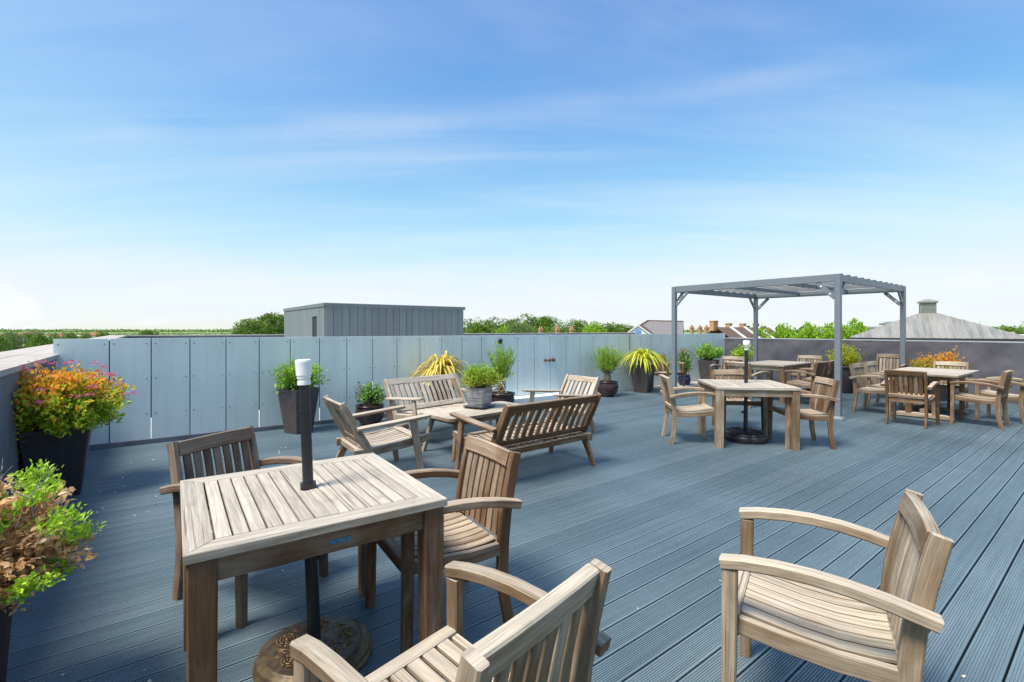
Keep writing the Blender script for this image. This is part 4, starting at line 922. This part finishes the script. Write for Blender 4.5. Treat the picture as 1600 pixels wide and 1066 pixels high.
# braided willows
def willow(t, seed, zp, zt, top, rad, green='leaf_lime', n=60):
    mb = MB()
    for k in range(6):
        a0 = k * math.pi / 3
        for sgn in (1, -1):
            pts = []
            for i in range(13):
                s_ = i / 12; r = .045 + .030 * math.sin(s_ * math.pi) ; a = a0 + sgn * s_ * 3.2; pts.append((r * math.cos(a), r * math.sin(a), zp + (zt - zp) * s_))
            mb.tube(pts, .008, 5)
    part('braided_stems', mb, 'willow', t)
    rs = np.random.RandomState(seed); P, Dd, Sz = [], [], []; mb = MB()
    for _ in range(n):
        a = rs.uniform(0, 6.28); tilt = rs.uniform(0.05, .85); hgt = rs.uniform(.6, 1.0) * (top - zt)
        s0 = np.array([0, 0, zt - .03]); e = np.array([rad * tilt * math.cos(a), rad * tilt * math.sin(a), zt + hgt * (1 - .35 * tilt ** 2)]); m_ = (s0 + e) / 2 + np.array([math.cos(a) * .06, math.sin(a) * .06, 0])
        mb.tube([s0, m_, e], [.004, .003, .0015], 4, caps=False)
        for _ in range(34):
            k = rs.uniform(.15, 1.03); p = (1 - k) ** 2 * s0 + 2 * k * (1 - k) * m_ + k * k * e
            d = (e - s0) / np.linalg.norm(e - s0) + rs.normal(size=3) * .5; P.append(p + rs.normal(size=3) * .01); Dd.append(d); Sz.append(rs.uniform(.035, .075))
    link('foliage', leaf_mesh('foliage', np.array(P), np.array(Dd), np.array(Sz), green, .2), t, kind='stuff'); part('branches', mb, 'willow', t, kind='stuff')
t = potted('airy willow with a braided stem in a round dark pot behind the coffee table', -.19, 8.75, name='potted_willow')
round_pot(t, .32, .25, .24, .15); willow(t, 31, .27, .62, 1.20, .34, n=44)
shrub(t, 33, (0, 0, .55), (.02, 0, .70), (.22, .22, .15), 40, 16, .04, 'leaf_lime', .35, -.5)
t = potted('bushy lime willow with a braided stem in a round glossy pot by the gate', 2.07, 10.62, name='potted_willow')
round_pot(t, .33, .22, .235, .14); willow(t, 32, .29, .52, 1.10, .40, n=80)
shrub(t, 34, (0, 0, .5), (0, 0, .66), (.32, .32, .17), 60, 18, .04, 'leaf_lime', .3, -.4)
# yellow plant in a square pot on the coffee table
t = thing('potted_plant', 'yellow-green bushy plant in a grey limed square pot on the coffee table', 'potted plant', (-.41, 6.15, .488), 62)
square_pot(t, .235, .255, .215, 'pot_limed')
shrub(t, 41, (0, 0, .21), (0, 0, .335), (.31, .31, .20), 150, 30, .030, 'leaf_lime', .5, -.35, split=lambda rs, P, c, rad: [((P[:, 2] + rs.normal(size=len(P)) * .1) > .33, 'leaf_lime', 'foliage'), ((P[:, 2] + rs.normal(size=len(P)) * .1) < .36, 'leaf_yellow', 'yellow_foliage')], start=.45, jitter=.02)
mb = MB(); mb.sweep([(0, 0, .4705), (0, 0, .476), (0, 0, .494)], .33, .33, (0, 1, 0), .03, scale=[.8, .84, 1]); tr = part('plant_tray', mb, 'tray_black', None, label='black tray under the limed pot on the coffee table', category='tray'); tr.location = (-.41, 6.15, 0); tr.rotation_euler = (0, 0, R(62))
t['label'] = 'yellow-green bushy plant in a grey limed square pot on the coffee table'
t.location.z = .4945
# plants along the right part
t = potted('slim rose bush with reddish buds in a small blue pot behind the left pergola post', 4.36, 12.4)
round_pot(t, .30, .15, .16, .10, 'pot_blue')
shrub(t, 51, (0, 0, .28), (0, 0, .66), (.22, .22, .36), 60, 18, .05, 'leaf_dark', .55, -.6, split=lambda rs, P, c, rad: [(rs.uniform(size=len(P)) < .6, 'leaf_dark', 'foliage'), (rs.uniform(size=len(P)) < .5, 'leaf_green', 'foliage')])
shrub(t, 52, (0, 0, .6), (0, 0, .93), (.20, .18, .09), 16, 10, .03, 'flower_red', .6, -.2, name='buds')
t = potted('rounded green bush in a tall brown tapered pot at the right end of the fence', 5.20, 12.95, deg=58)
square_pot(t, .64, .46, .32)
shrub(t, 53, (0, 0, .6), (0, 0, .84), (.40, .38, .26), 90, 24, .06, 'leaf_green', .5, -.35)
t = potted('low lime-green bush by the dark wall behind the pale armchair', 6.25, 13.2)
square_pot(t, .55, .42, .30)
shrub(t, 54, (0, 0, .5), (0, 0, .80), (.36, .34, .22), 60, 20, .06, 'leaf_fresh', .45, -.2)
t = potted('round yellow-green bush in a dark pot behind the near pergola post', 7.62, 11.25)
round_pot(t, .62, .27, .26, .17, 'pot_black')
shrub(t, 55, (0, 0, .56), (0, 0, .83), (.37, .37, .29), 110, 24, .05, 'leaf_yellow', .5, -.6, split=lambda rs, P, c, rad: [(rs.uniform(size=len(P)) < .35, 'leaf_yellow', 'yellow_foliage'), (rs.uniform(size=len(P)) < .75, 'leaf_spirea', 'foliage'), (rs.uniform(size=len(P)) < .06, 'leaf_orange', 'foliage')])
t = potted('orange and gold spirea by the dark wall, behind the rectangular table', 8.62, 10.05, deg=-36)
square_pot(t, .50, .46, .32, 'pot_black')
shrub(t, 56, (.05, 0, .46), (0, 0, .70), (.44, .34, .26), 120, 24, .045, 'leaf_orange', .5, -.3, split=lambda rs, P, c, rad: [((P[:, 2] + rs.normal(size=len(P)) * .08) > .74, 'leaf_orange', 'orange_foliage'), ((P[:, 2] + rs.normal(size=len(P)) * .08) < .78, 'leaf_yellow', 'foliage')])
shrub(t, 57, (.1, 0, .5), (.30, 0, .86), (.20, .18, .18), 40, 18, .045, 'leaf_orange', .5, -.3, name='orange_foliage')

# fallen petals and leaf litter on the deck
rs = np.random.RandomState(77); P = []
for cx, cy, sd_, n_ in ((-3.2, 4.3, .55, 45), (-2.6, 5.2, .8, 35), (-1.75, 1.9, .30, 14), (-3.0, 6.2, .5, 20), (0.5, 3.5, 2.2, 12)):
    P.append(np.c_[rs.normal(cx, sd_, n_), rs.normal(cy, sd_ * .8, n_), np.full(n_, .003)])
P = np.concatenate(P); P = P[(P @ np.array(gu)) > U_L + .05]
link('fallen_petals', leaf_mesh('fallen_petals', P, np.c_[rs.normal(size=(len(P), 2)), np.zeros(len(P))], rs.uniform(.010, .024, len(P)), 'petal', .8, .1), None, kind='stuff', label='pale fallen petals scattered on the deck by the left pots', category='petals')

# ------------------------------------------------------------------ background: trees
F_ = 765.0
def crown_mesh(seed, mat, n_leaf=5500, leaf=.05, lobes=9, sparse=False):
    """crown of unit half width and unit half height about the origin"""
    rs = np.random.RandomState(seed); L_ = []
    for _ in range(lobes):
        d = rs.normal(size=3); d /= np.linalg.norm(d); r = rs.uniform(.25, .62)
        L_.append((d * r * np.array([1, 1, .85]) + [0, 0, .05], rs.uniform(.30, .48)))
    L_.append((np.zeros(3), .55)); P, Dd = [], []
    while len(P) < n_leaf:
        c, r = L_[rs.randint(len(L_))]; d = rs.normal(size=3); d /= np.linalg.norm(d)
        if d[2] < -.5 and rs.rand() < .6: continue
        if mn.noise(Vector(d * 2.4 + c * 5)) < (-.05 if sparse else -.28): continue
        P.append(c + d * r * rs.uniform(.78, 1.10)); Dd.append(d + rs.normal(size=3) * .7)
    P = np.array(P); lo, hi = P.min(0), P.max(0); P = (P - (lo + hi) / 2) / ((hi - lo) / 2); return leaf_mesh('crown', P, np.array(Dd), rs.uniform(.6, 1.4, len(P)) * leaf, mat, .8, .2)
CR = {'green': [crown_mesh(100 + i, 'tree_green', leaf=.075) for i in range(4)], 'bright': [crown_mesh(200 + i, 'tree_bright', 4500, leaf=.11, lobes=14) for i in range(3)],
      'pale': [crown_mesh(300, 'tree_pale', leaf=.075)], 'sparse': [crown_mesh(310 + i, 'tree_green', 1300, .06, 7, True) for i in range(2)]}
mb = MB(); mb.tube([(0, 0, 0), (.02, .01, .4), (-.01, .02, .75), (0, 0, 1)], [.06, .045, .035, .02], 7)
for a in range(5):
    an = a * 1.3; mb.tube([(0, 0, .45 + a * .07), (.16 * math.cos(an), .16 * math.sin(an), .72 + a * .05), (.30 * math.cos(an), .30 * math.sin(an), .95)], [.02, .014, .006], 5)
TRUNK = mb.mesh('trunk', ['bark'])
def tree(px, top, wpx, Z, kind, label, group=None, hh=None, name='tree', base=-10.0):
    """px, top and wpx give where the crown's middle and top appear; Z its distance"""
    x = (px - 800) * Z / F_; zt = EYE + (515 - top) * Z / F_; r = wpx / 2 * Z / F_; hc = hh if hh else max(r * .95, 2.6); r = max(r, hc * .62)
    t = thing(name, label, 'tree', (x, Z, base), rnd.uniform(0, 360), group)
    me = CR[kind][rnd.randrange(len(CR[kind]))]
    c = link('crown', me, t, (0, 0, zt - base - hc)); c.scale = (r * 1.08, r * 1.08, hc * 1.04)
    k = link('trunk', TRUNK, t); H_ = zt - base - hc * .6; k.scale = (H_ * .55, H_ * .55, H_)
    return t
tree(397, 497, 58, 118, 'green', 'leftmost of the tall green trees beside the rooftop box', 'trees left of the rooftop box')
tree(424, 490, 54, 122, 'green', 'tallest of the green trees left of the rooftop box', 'trees left of the rooftop box')
tree(448, 493, 46, 128, 'green', 'green tree partly hidden by the left wall of the rooftop box', 'trees left of the rooftop box')
tree(374, 506, 24, 116, 'sparse', 'thin outlying tree at the left edge of the tree clump', 'trees left of the rooftop box')
g = 'trees behind the fence'
for px, top, wp, Z, kd, lab in [
    (735, 502, 44, 108, 'green', 'green tree touching the right wall of the rooftop box'), (750, 498, 18, 125, 'sparse', 'thin open-crowned tree right of the rooftop box'),
    (771, 499, 40, 116, 'green', 'rounded dark tree between the rooftop box and the tall clump'), (798, 499, 30, 124, 'green', 'small dark tree at the left of the tall clump'),
    (824, 494, 46, 118, 'green', 'tallest broad tree above the gate'), (853, 497, 38, 115, 'green', 'dark tree directly right of the tallest broad tree'),
    (869, 505, 20, 110, 'sparse', 'thin tree at the right shoulder of the tall clump'), (810, 504, 36, 92, 'pale', 'pale grey-green willow in front of the tall clump'),
    (905, 501, 36, 116, 'green', 'tree starting the second clump right of the three chimneys'), (927, 505, 28, 108, 'bright', 'yellowish tree in the middle of the second clump'),
    (950, 506, 38, 128, 'green', 'broad low tree in the second clump'), (972, 509, 34, 138, 'green', 'low tree just left of the white gabled house'),
    (755, 510, 46, 100, 'green', 'low green bush in front of the open-crowned tree'), (790, 512, 34, 98, 'bright', 'low yellowish bush left of the pale willow'),
    (842, 511, 44, 96, 'green', 'low green bush above the gate hinge'), (880, 512, 36, 100, 'green', 'low bush behind the middle chimney'),
    (915, 513, 30, 96, 'bright', 'small light green bush right of the chimneys')]:
    tree(px, top - 1.5, wp * 1.3, Z, kd, lab, g)
g = 'bright hedge trees behind the dark wall'
for i, (px, top, wp) in enumerate([(1190, 513, 26), (1208, 512, 30), (1228, 509, 34), (1250, 508, 34), (1271, 511, 30), (1290, 510, 30), (1308, 505, 30), (1326, 502, 34), (1343, 509, 24)]):
    tree(px, top - 1, wp * 1.35, 66 + (i % 3) * 3, 'bright', ['bright tree touching the far pergola post', 'bright tree just right of the far pergola post', 'bright bushy tree above the table under the pergola', 'rounded bright tree above the far armchair', 'lower bright tree in the middle of the hedge', 'bright tree just before the near pergola post', 'bright tree hidden in part by the near pergola post', 'tallest bright tree right of the near pergola post', 'last bright tree before the white flat-roofed building'][i], g, hh=3.2)
for px, top, wp, Z, lab in [(1505, 509, 56, 150, 'green tree just right of the ribbed pyramid roof'), (1545, 512, 60, 160, 'low rounded tree in the middle of the right skyline'), (1578, 511, 50, 150, 'green tree near the right end of the skyline'), (1606, 500, 34, 90, 'taller dark tree at the right edge of the photo'), (1650, 505, 60, 130, 'green tree just beyond the right edge'), (1160, 508, 16, 150, 'tiny tree above the terraced roofs')]:
    tree(px, top, wp, Z, 'sparse' if top == 500 else 'green', lab, 'trees on the right skyline')
# far wooded belts near the horizon
def belt(name, x0, x1, Z, htop, mat, seed, n=900, base=-10.0, leaf=3.0):
    rs = np.random.RandomState(seed); X = rs.uniform(x0, x1, n); hh = np.array([htop * (.65 + .45 * mn.noise(Vector((x * .012, Z, seed)))) for x in X])
    Pz = base + hh * rs.uniform(.1, 1, n); P = np.c_[X, Z + rs.uniform(-1, 1, n) * Z * .01, Pz]
    link(name, leaf_mesh(name, P, rs.normal(size=(n, 3)), rs.uniform(.7, 1.4, n) * leaf, mat, 1.0, .2), None, kind='stuff')
for k, (Z, x0, x1, hgt, lf) in enumerate([(3000, -3900, 4200, 15, 7), (1900, -2500, 2600, 5.0, 4), (1150, -1500, -300, 2.2, 2.4), (800, -1000, -250, 3.2, 2.0), (560, -700, -180, 4.2, 1.9), (400, -500, -130, 3.6, 1.5), (290, -360, -90, 3.2, 1.2), (430, 205, 520, 15.5, 4.2), (300, 190, 330, 13.0, 3.0)]):
    belt('far_wood', x0, x1, Z, hgt, 'tree_green' if k != 5 else 'tree_pale', 500 + k, int((x1 - x0) / lf * 9), leaf=lf)

# ------------------------------------------------------------------ background: buildings
def house(label, x, y, deg, L_, W_, eave, ridge, wall='cream_render', roof='red_tile', chim=True, base=-10.0, name='house', group=None, win=True):
    t = thing(name, label, 'house', (x, y, 0), deg, group); a, b = L_ / 2, W_ / 2
    V = [(-a, -b, base), (a, -b, base), (a, b, base), (-a, b, base), (-a, -b, eave), (a, -b, eave), (a, b, eave), (-a, b, eave), (-a, 0, ridge - .1), (a, 0, ridge - .1)]
    mb = MB(); mb.poly(V, [[0, 1, 5, 4], [2, 3, 7, 6], [1, 2, 6, 9, 5], [3, 0, 4, 8, 7]]); part('wall', mb, wall, t)
    mb = MB(); o = .35
    for s_ in (1, -1):
        sl = (ridge - eave) / b; e_ = (s_ * (b + o), eave - o * sl)
        Vr = [(-a - .25, e_[0], e_[1] + .08), (a + .25, e_[0], e_[1] + .08), (a + .25, 0, ridge + .08), (-a - .25, 0, ridge + .08)]
        Vb = [(x_, y_, z_ - .15) for x_, y_, z_ in Vr]; mb.poly(Vr + Vb, [[0, 1, 2, 3], [7, 6, 5, 4], [0, 4, 5, 1], [1, 5, 6, 2], [3, 7, 4, 0]])
    rf = part('roof', mb, roof, t)
    if chim:
        mb = MB(); mb.box((a * .6, 0, ridge + .35), (.9, .6, 1.3)); mb.tube([(a * .6 - .2, 0, ridge + 1), (a * .6 - .2, 0, ridge + 1.35)], .12, 8); mb.tube([(a * .6 + .2, 0, ridge + 1), (a * .6 + .2, 0, ridge + 1.35)], .12, 8); part('chimney', mb, 'brick', rf)
    if win:
        for s_ in (-.5, .5):
            for zz in (eave - 1.4, eave - 4.0):
                mb = MB(); mb.box((a * s_, -b - .03, zz), (1.3, .08, 1.2)); part('window', mb, 'window_glass', t)
    return t
# far-left suburb
spots = [(4, 533, 190, 12, 'cream_render', 'red_tile', 'cream house with red roof at the far left edge'), (14, 527, 260, -30, 'brick', 'red_tile', 'red-roofed brick house among the trees at the far left'),
         (9, 539, 165, 40, 'white_render', 'cream_render', 'pale flat-gabled house at the left edge above the lattice wall'), (30, 521, 420, 5, 'cream_render', 'red_tile', 'cream house farther off on the left'),
         (70, 525, 300, 60, 'white_render', 'cream_render', 'pale roofed house right of the slate-blue roof'), (66, 531, 230, 20, 'cream_render', 'cream_render', 'cream roof just right of the slate-blue roof'),
         (84, 531, 215, -20, 'brick', 'red_tile', 'brick house with orange roof at the fence end'), (87, 523, 330, 30, 'cream_render', 'red_tile', 'cream gable above the left end of the fence'),
         (96, 525, 330, -10, 'brick', 'brown_tile', 'brown-roofed house just above the left end of the fence'), (117, 524, 340, 25, 'cream_render', 'cream_render', 'cream house above the first fence panel'),
         (128, 526, 300, 0, 'white_render', 'brown_tile', 'white house where the far coping starts'), (55, 519, 520, 35, 'cream_render', 'brown_tile', 'distant cream house below the pale field'),
         (150, 520, 480, 15, 'cream_render', 'red_tile', 'most distant cream house on the left'), (6, 522, 400, 45, 'brick', 'red_tile', 'distant brick house at the left edge')]
def ridge_at(y, Z): return EYE - (y - 515) * Z / F_
for px, yt, Z, dg, wl, rf, lab in spots:
    zr = ridge_at(yt, Z); house(lab, (px - 800) * Z / F_, Z, dg, rnd.uniform(8, 12), rnd.uniform(6.5, 8), zr - 2.3, zr, wl, rf, group='houses in the left distance')
house('low house with slate-blue roof and dark timber wall beyond the left parapet', (51 - 800) * 245 / F_, 245, 17, 10.5, 7, -4.6, ridge_at(529, 245), 'dark_timber', 'slate_blue', group='houses in the left distance')
house('orange brick outbuilding beside the dark timber house on the left', (60 - 800) * 205 / F_, 205, 22, 9.5, 4.5, -5.4, ridge_at(537, 205), 'brick', 'brick', chim=False, group='houses in the left distance')
for i, (px, top, wp, Z, lab) in enumerate([(22, 519, 18, 118, 'round tree left of the dark timber house'), (66, 524, 14, 96, 'bush at the right corner of the slate-blue roof'), (45, 520, 14, 150, 'tree behind the slate-blue roof'), (-4, 526, 16, 100, 'tree at the left edge above the lattice wall'), (84, 521, 14, 170, 'small tree above the top left corner of the fence'), (110, 520, 16, 210, 'tree above the first fence panel'), (135, 519, 16, 200, 'tree where the far coping meets the fields'), (98, 525, 12, 130, 'low bush right at the fence corner'), (8, 520, 14, 170, 'distant tree at the far left'), (160, 518, 18, 260, 'distant tree above the second fence panel'), (232, 517, 22, 330, 'distant tree above the long far coping'), (60, 519, 12, 210, 'small distant tree over the slate-blue roof')]):
    tree(px, top, wp * 1.1, Z, 'green' if i % 4 else 'pale', lab, 'small trees among the left houses', hh=(EYE - (top - 515) * Z / F_ + 10) * .30)
mb = MB()
for k in range(16):
    px = -8 + k * 3.1; mb.box(((px - 800) * 150 / F_, 150, ridge_at(541.6, 150) - 1.0), (.42, .12, 2.0), .3)
mb.box(((16 - 800) * 150 / F_, 150.3, ridge_at(542.5, 150) - 3), (11, .2, 6.0), .05)
part('boundary_wall', mb, 'grey_lattice', None, label='grey patterned boundary wall at the far left below the parapet coping', category='wall')

# white gabled house with blue round emblem
def gable_house():
    t = thing('gabled_house', 'white house with grey slate roofs and a round blue emblem on its gable', 'house', (24.1, 73.3, 0), -20)
    # main range, ridge along x
    V = [(-6.6, -5, -10), (1.2, -5, -10), (1.2, 5, -10), (-6.6, 5, -10), (-6.6, -5, .35), (1.2, -5, .35), (1.2, 5, .35), (-6.6, 5, .35), (1.2, 0, 2.45)]
    mb = MB(); mb.poly(V, [[0, 1, 5, 4], [1, 2, 6, 8, 5], [2, 3, 7, 6], [3, 0, 4, 7]]); part('wall', mb, 'white_render', t)
    R0 = [(-7.0, -5.4, .22), (1.5, -5.4, .22), (1.5, 5.4, .22), (-7.0, 5.4, .22), (-3.6, 0, 2.75), (1.5, 0, 2.6)]
    mb = MB(); mb.poly(R0, [[0, 1, 5, 4], [2, 3, 4, 5], [3, 0, 4]]); rf = part('roof', mb, 'slate', t)
    mb = MB(); mb.tube([(-3.6, 0, 2.8), (-7.0, -5.4, .27)], .14, 6); mb.tube([(-3.6, 0, 2.8), (1.5, 0, 2.65)], .10, 6); part('ridge_tiles', mb, 'brown_tile', rf)
    # front wing with gable towards the terrace
    mb = MB(); x0, x1, yf = -6.4, -2.0, -9.0; xm = (x0 + x1) / 2
    V = [(x0, yf, -10), (x1, yf, -10), (x0, yf, .37), (x1, yf, .37), (xm, yf, 1.95), (x0, -3, -10), (x1, -3, -10), (x0, -3, .37), (x1, -3, .37)]
    mb.poly(V, [[0, 1, 3, 4, 2], [1, 6, 8, 3], [5, 0, 2, 7]]); part('gable_wall', mb, 'white_render', t)
    mb = MB(); mb.poly([(x0 - .5, yf - .15, .13), (xm, yf - .15, 2.08), (xm, -2.2, 2.08), (x0 - .5, -2.2, .13), (x1 + .5, yf - .15, .13), (x1 + .5, -2.2, .13)], [[0, 1, 2, 3], [1, 4, 5, 2]]); part('roof', mb, 'brown_tile', t)
    mb = MB(); mb.poly([(x0 - .5, yf - .17, -.06), (xm, yf - .17, 1.92), (xm, yf - .17, 2.10), (x0 - .5, yf - .17, .15)], [[0, 1, 2, 3]]); mb.poly([(x1 + .5, yf - .17, -.06), (xm, yf - .17, 1.92), (xm, yf - .17, 2.10), (x1 + .5, yf - .17, .15)], [[0, 1, 2, 3]]); part('bargeboard', mb, 'white_render', t)
    mb = MB(); mb.tube([(xm, yf - .01, 1.18), (xm, yf - .06, 1.18)], .42, 28, smooth=False); em = part('emblem', mb, 'emblem_blue', t)
    mb = MB()
    mb.tube([(xm + .30 * math.cos(a * .3927), yf - .08, 1.18 + .30 * math.sin(a * .3927)) for a in range(17)], .03, 5); mb.box((xm, yf - .09, 1.25), (.34, .03, .07)); mb.box((xm, yf - .09, 1.10), (.30, .03, .06)); part('emblem_ring', mb, 'emblem_pale', em)
    mb = MB(); mb.box((1.23, 0, 1.45), (.06, .5, .8)); part('window', mb, 'emblem_blue', t)
gable_house()
# terrace of brown roofs with white party walls
ter = thing('terraced_row', 'terraced brick houses with brown roofs, white party walls and orange chimneys', 'terraced houses', (26.2, 63.0, 0), 36.7)
for i in range(4):
    x0, x1 = i * 3.6, i * 3.6 + 3.2
    mb = MB(); mb.poly([(x0, -4.2, -1.2), (x1, -4.2, -1.2), (x1, 0, 1.75), (x0, 0, 1.75), (x0, 4.2, -1.2), (x1, 4.2, -1.2)], [[0, 1, 2, 3], [3, 2, 5, 4]]); part('roof', mb, 'brown_tile', ter)
    mb = MB(); mb.sweep([(x1 + .2, -4.4, -1.25), (x1 + .2, 0, 1.86), (x1 + .2, 4.4, -1.25)], .34, .22, (1, 0, 0), .02); part('party_wall', mb, 'white_render', ter)
    mb = MB(); mb.box((x0 + 1.6, 0, -5.7), (3.6, 8.2, 8.6)); part('wall', mb, 'brick', ter)
    mb = MB(); mb.box((x0 - .1, .2, 1.9), (.6 if i else 1.0, .6, .6 if i else 1.2)); mb.box((x0 - .1, .2, 2.22 if i else 2.52), (.7 if i else 1.1, .7, .12)); part('chimney', mb, 'brick', ter)
for i, (px, Z, lab) in enumerate([(845, 58, 'left one of three orange chimneys rising above the fence'), (871, 58, 'middle one of three orange chimneys rising above the fence'), (893.5, 58, 'right one of three orange chimneys rising above the fence'),
        (1081, 70, 'orange chimney just right of the white gabled house'), (1094, 70, 'second orange chimney right of the white gabled house'), (1104, 70, 'broad orange chimney before the terraced roofs')]):
    x = (px - 800) * Z / F_; t = thing('chimney_stack', lab, 'chimney', (x, Z, 0), 20, 'orange chimney stacks'); zt = 1.45 + (515 - 513.5) * Z / F_ + (.25 if i > 2 else 0)
    mb = MB(); mb.box((0, 0, (zt - 6) / 2), (.42, .42, zt + 6)); mb.box((0, 0, zt - .18), (.52, .52, .12)); part('stack', mb, 'brick', t)
    mb = MB()
    for s_ in (-.11, .11): mb.tube([(s_, 0, zt), (s_, 0, zt + .24)], [.09, .07], 8)
    part('chimney_pot', mb, 'brick', t)
house('low red brick house whose roof carries the three chimneys behind the fence', (868 - 800) * 59 / F_, 59.8, 4, 6.5, 5, -.6, .82, 'brick', 'red_tile', chim=False, win=False)
# pyramid roof with lantern
py = thing('ribbed_pavilion', 'wide grey ribbed pyramid roof with a square louvred lantern on top', 'building', (38.2, 45.0, 0), -36)
a = 5.75; e0, e1, top = .72, 2.90, .62
mb = MB(); mb.box((0, 0, -4.8), (9.6, 9.6, 10.2)); part('wall', mb, 'brick', py)
mb = MB(); Vp = [(-a, -a, e0), (a, -a, e0), (a, a, e0), (-a, a, e0), (-top, -top, e1), (top, -top, e1), (top, top, e1), (-top, top, e1)]
mb.poly(Vp, [[0, 1, 5, 4], [1, 2, 6, 5], [2, 3, 7, 6], [3, 0, 4, 7], [4, 5, 6, 7]]); rf = part('roof', mb, 'zinc', py)
mb = MB(); mb.box((0, 0, e0 - .16), (2 * a + .1, 2 * a + .1, .24)); part('gutter', mb, 'dark_timber', py)
me = MB()
for q in range(4):
    cq, sq = math.cos(q * math.pi / 2), math.sin(q * math.pi / 2)
    for i in range(17):
        x = -a + 2 * a * (i + .5) / 17
        yt = -top if abs(x) < top else -abs(x); zt = e1 if abs(x) < top else e0 + (e1 - e0) * (a - abs(x)) / (a - top)
        p0 = (x, -a, e0 + .02); p1 = (x, yt, zt + .02)
        mb = MB(); mb.sweep([(p[0] * cq - p[1] * sq, p[0] * sq + p[1] * cq, p[2]) for p in (p0, p1)], .05, .07, (cq, sq, 0), 0)
        part('roof_rib', mb, 'rib_metal', rf)
mb = MB(); mb.box((0, 0, e1 + .50), (1.15, 1.15, 1.0)); la = part('lantern', mb, 'zinc', py)
mb = MB(); mb.sweep([(0, 0, e1 + 1.0), (0, 0, e1 + 1.10), (0, 0, e1 + 1.12), (0, 0, e1 + 1.32)], 1.45, 1.45, (0, 1, 0), 0, scale=[1, 1, .95, .25]); part('cap', mb, 'zinc', la)
mb = MB()
for sgn in ((0, -1), (0, 1), (1, 0), (-1, 0)):
    for k_ in range(7): mb.box((sgn[0] * .585, sgn[1] * .585, e1 + .15 + k_ * .12), (.02 if sgn[0] else .95, .02 if sgn[1] else .95, .03))
part('louvres', mb, 'cladding', la, kind='stuff')
def flatblock(label, px0, px1, top, Z, mat='white_render', roof='pale_roof', dep=14, base=-10, deg=0, win=0):
    x0, x1 = (px0 - 800) * Z / F_, (px1 - 800) * Z / F_; zt = EYE + (515 - top) * Z / F_
    t = thing('flat_roofed_building', label, 'building', ((x0 + x1) / 2, Z + dep / 2, 0), deg)
    mb = MB(); mb.box((0, 0, (zt - .25 + base) / 2), (x1 - x0, dep, zt - .25 - base)); part('wall', mb, mat, t)
    mb = MB(); mb.box((0, 0, zt - .125), (x1 - x0 + .6, dep + .6, .245), 0, .02); part('roof', mb, roof, t)
    for k in range(win): mb = MB(); mb.box((-(x1 - x0) / 2 + (k + .5) * (x1 - x0) / win, -dep / 2 - .03, zt - 1.3), (.9, .08, .7)); part('window', mb, 'window_glass', t)
flatblock('white flat-roofed building between the bright trees and the pyramid roof', 1346, 1405, 509.5, 75, win=3)
flatblock('long pale low roof seen above the dark wall right of the pyramid roof', 1528, 1580, 519, 80, dep=26)
flatblock('pale flat roof at the right edge above the dark wall', 1556, 1640, 523, 62, dep=18)
flatblock('long white roof line above the terraced roofs', 1138, 1186, 511.5, 95, dep=10)
flatblock('lower pale roof just above the coping at the right', 1500, 1566, 525.5, 70, 'cream_render', dep=10)
py2 = thing('roof_lantern', 'small grey roof lantern peeping out left of the pyramid roof', 'roof lantern', ((1391 - 800) * 72 / F_, 72, 0), 10)
mb = MB(); mb.box((0, 0, 1.0), (1.2, 1.2, 2.2)); part('lantern', mb, 'zinc', py2); mb = MB(); mb.box((0, 0, 2.2), (1.9, 1.9, .22)); mb.sweep([(0, 0, 2.31), (0, 0, 2.6)], 1.7, 1.7, (0, 1, 0), 0, scale=[1, .4]); part('cap', mb, 'cladding', py2)
mb = MB(); mb.tube([(0, 0, 0), (0, 0, 13)], [.08, .05], 6); part('tube', mb, 'metal_trim', thing('flag_mast', 'thin pale mast standing in front of the right skyline trees', 'mast', ((1531.5 - 800) * 90 / F_, 90, -10.0)))

# outward normals
import bmesh
done = set()
for o in bpy.data.objects:
    me = o.data
    if o.type != 'MESH' or me.name in done: continue
    done.add(me.name)
    if len(me.polygons) > 3000 or me.materials and me.materials[0].name.startswith(('leaf', 'tree', 'flower', 'petal', 'blade', 'deck')) and 'foliage' in o.name: continue
    bm = bmesh.new(); bm.from_mesh(me); bmesh.ops.recalc_face_normals(bm, faces=bm.faces); bm.to_mesh(me); bm.free()
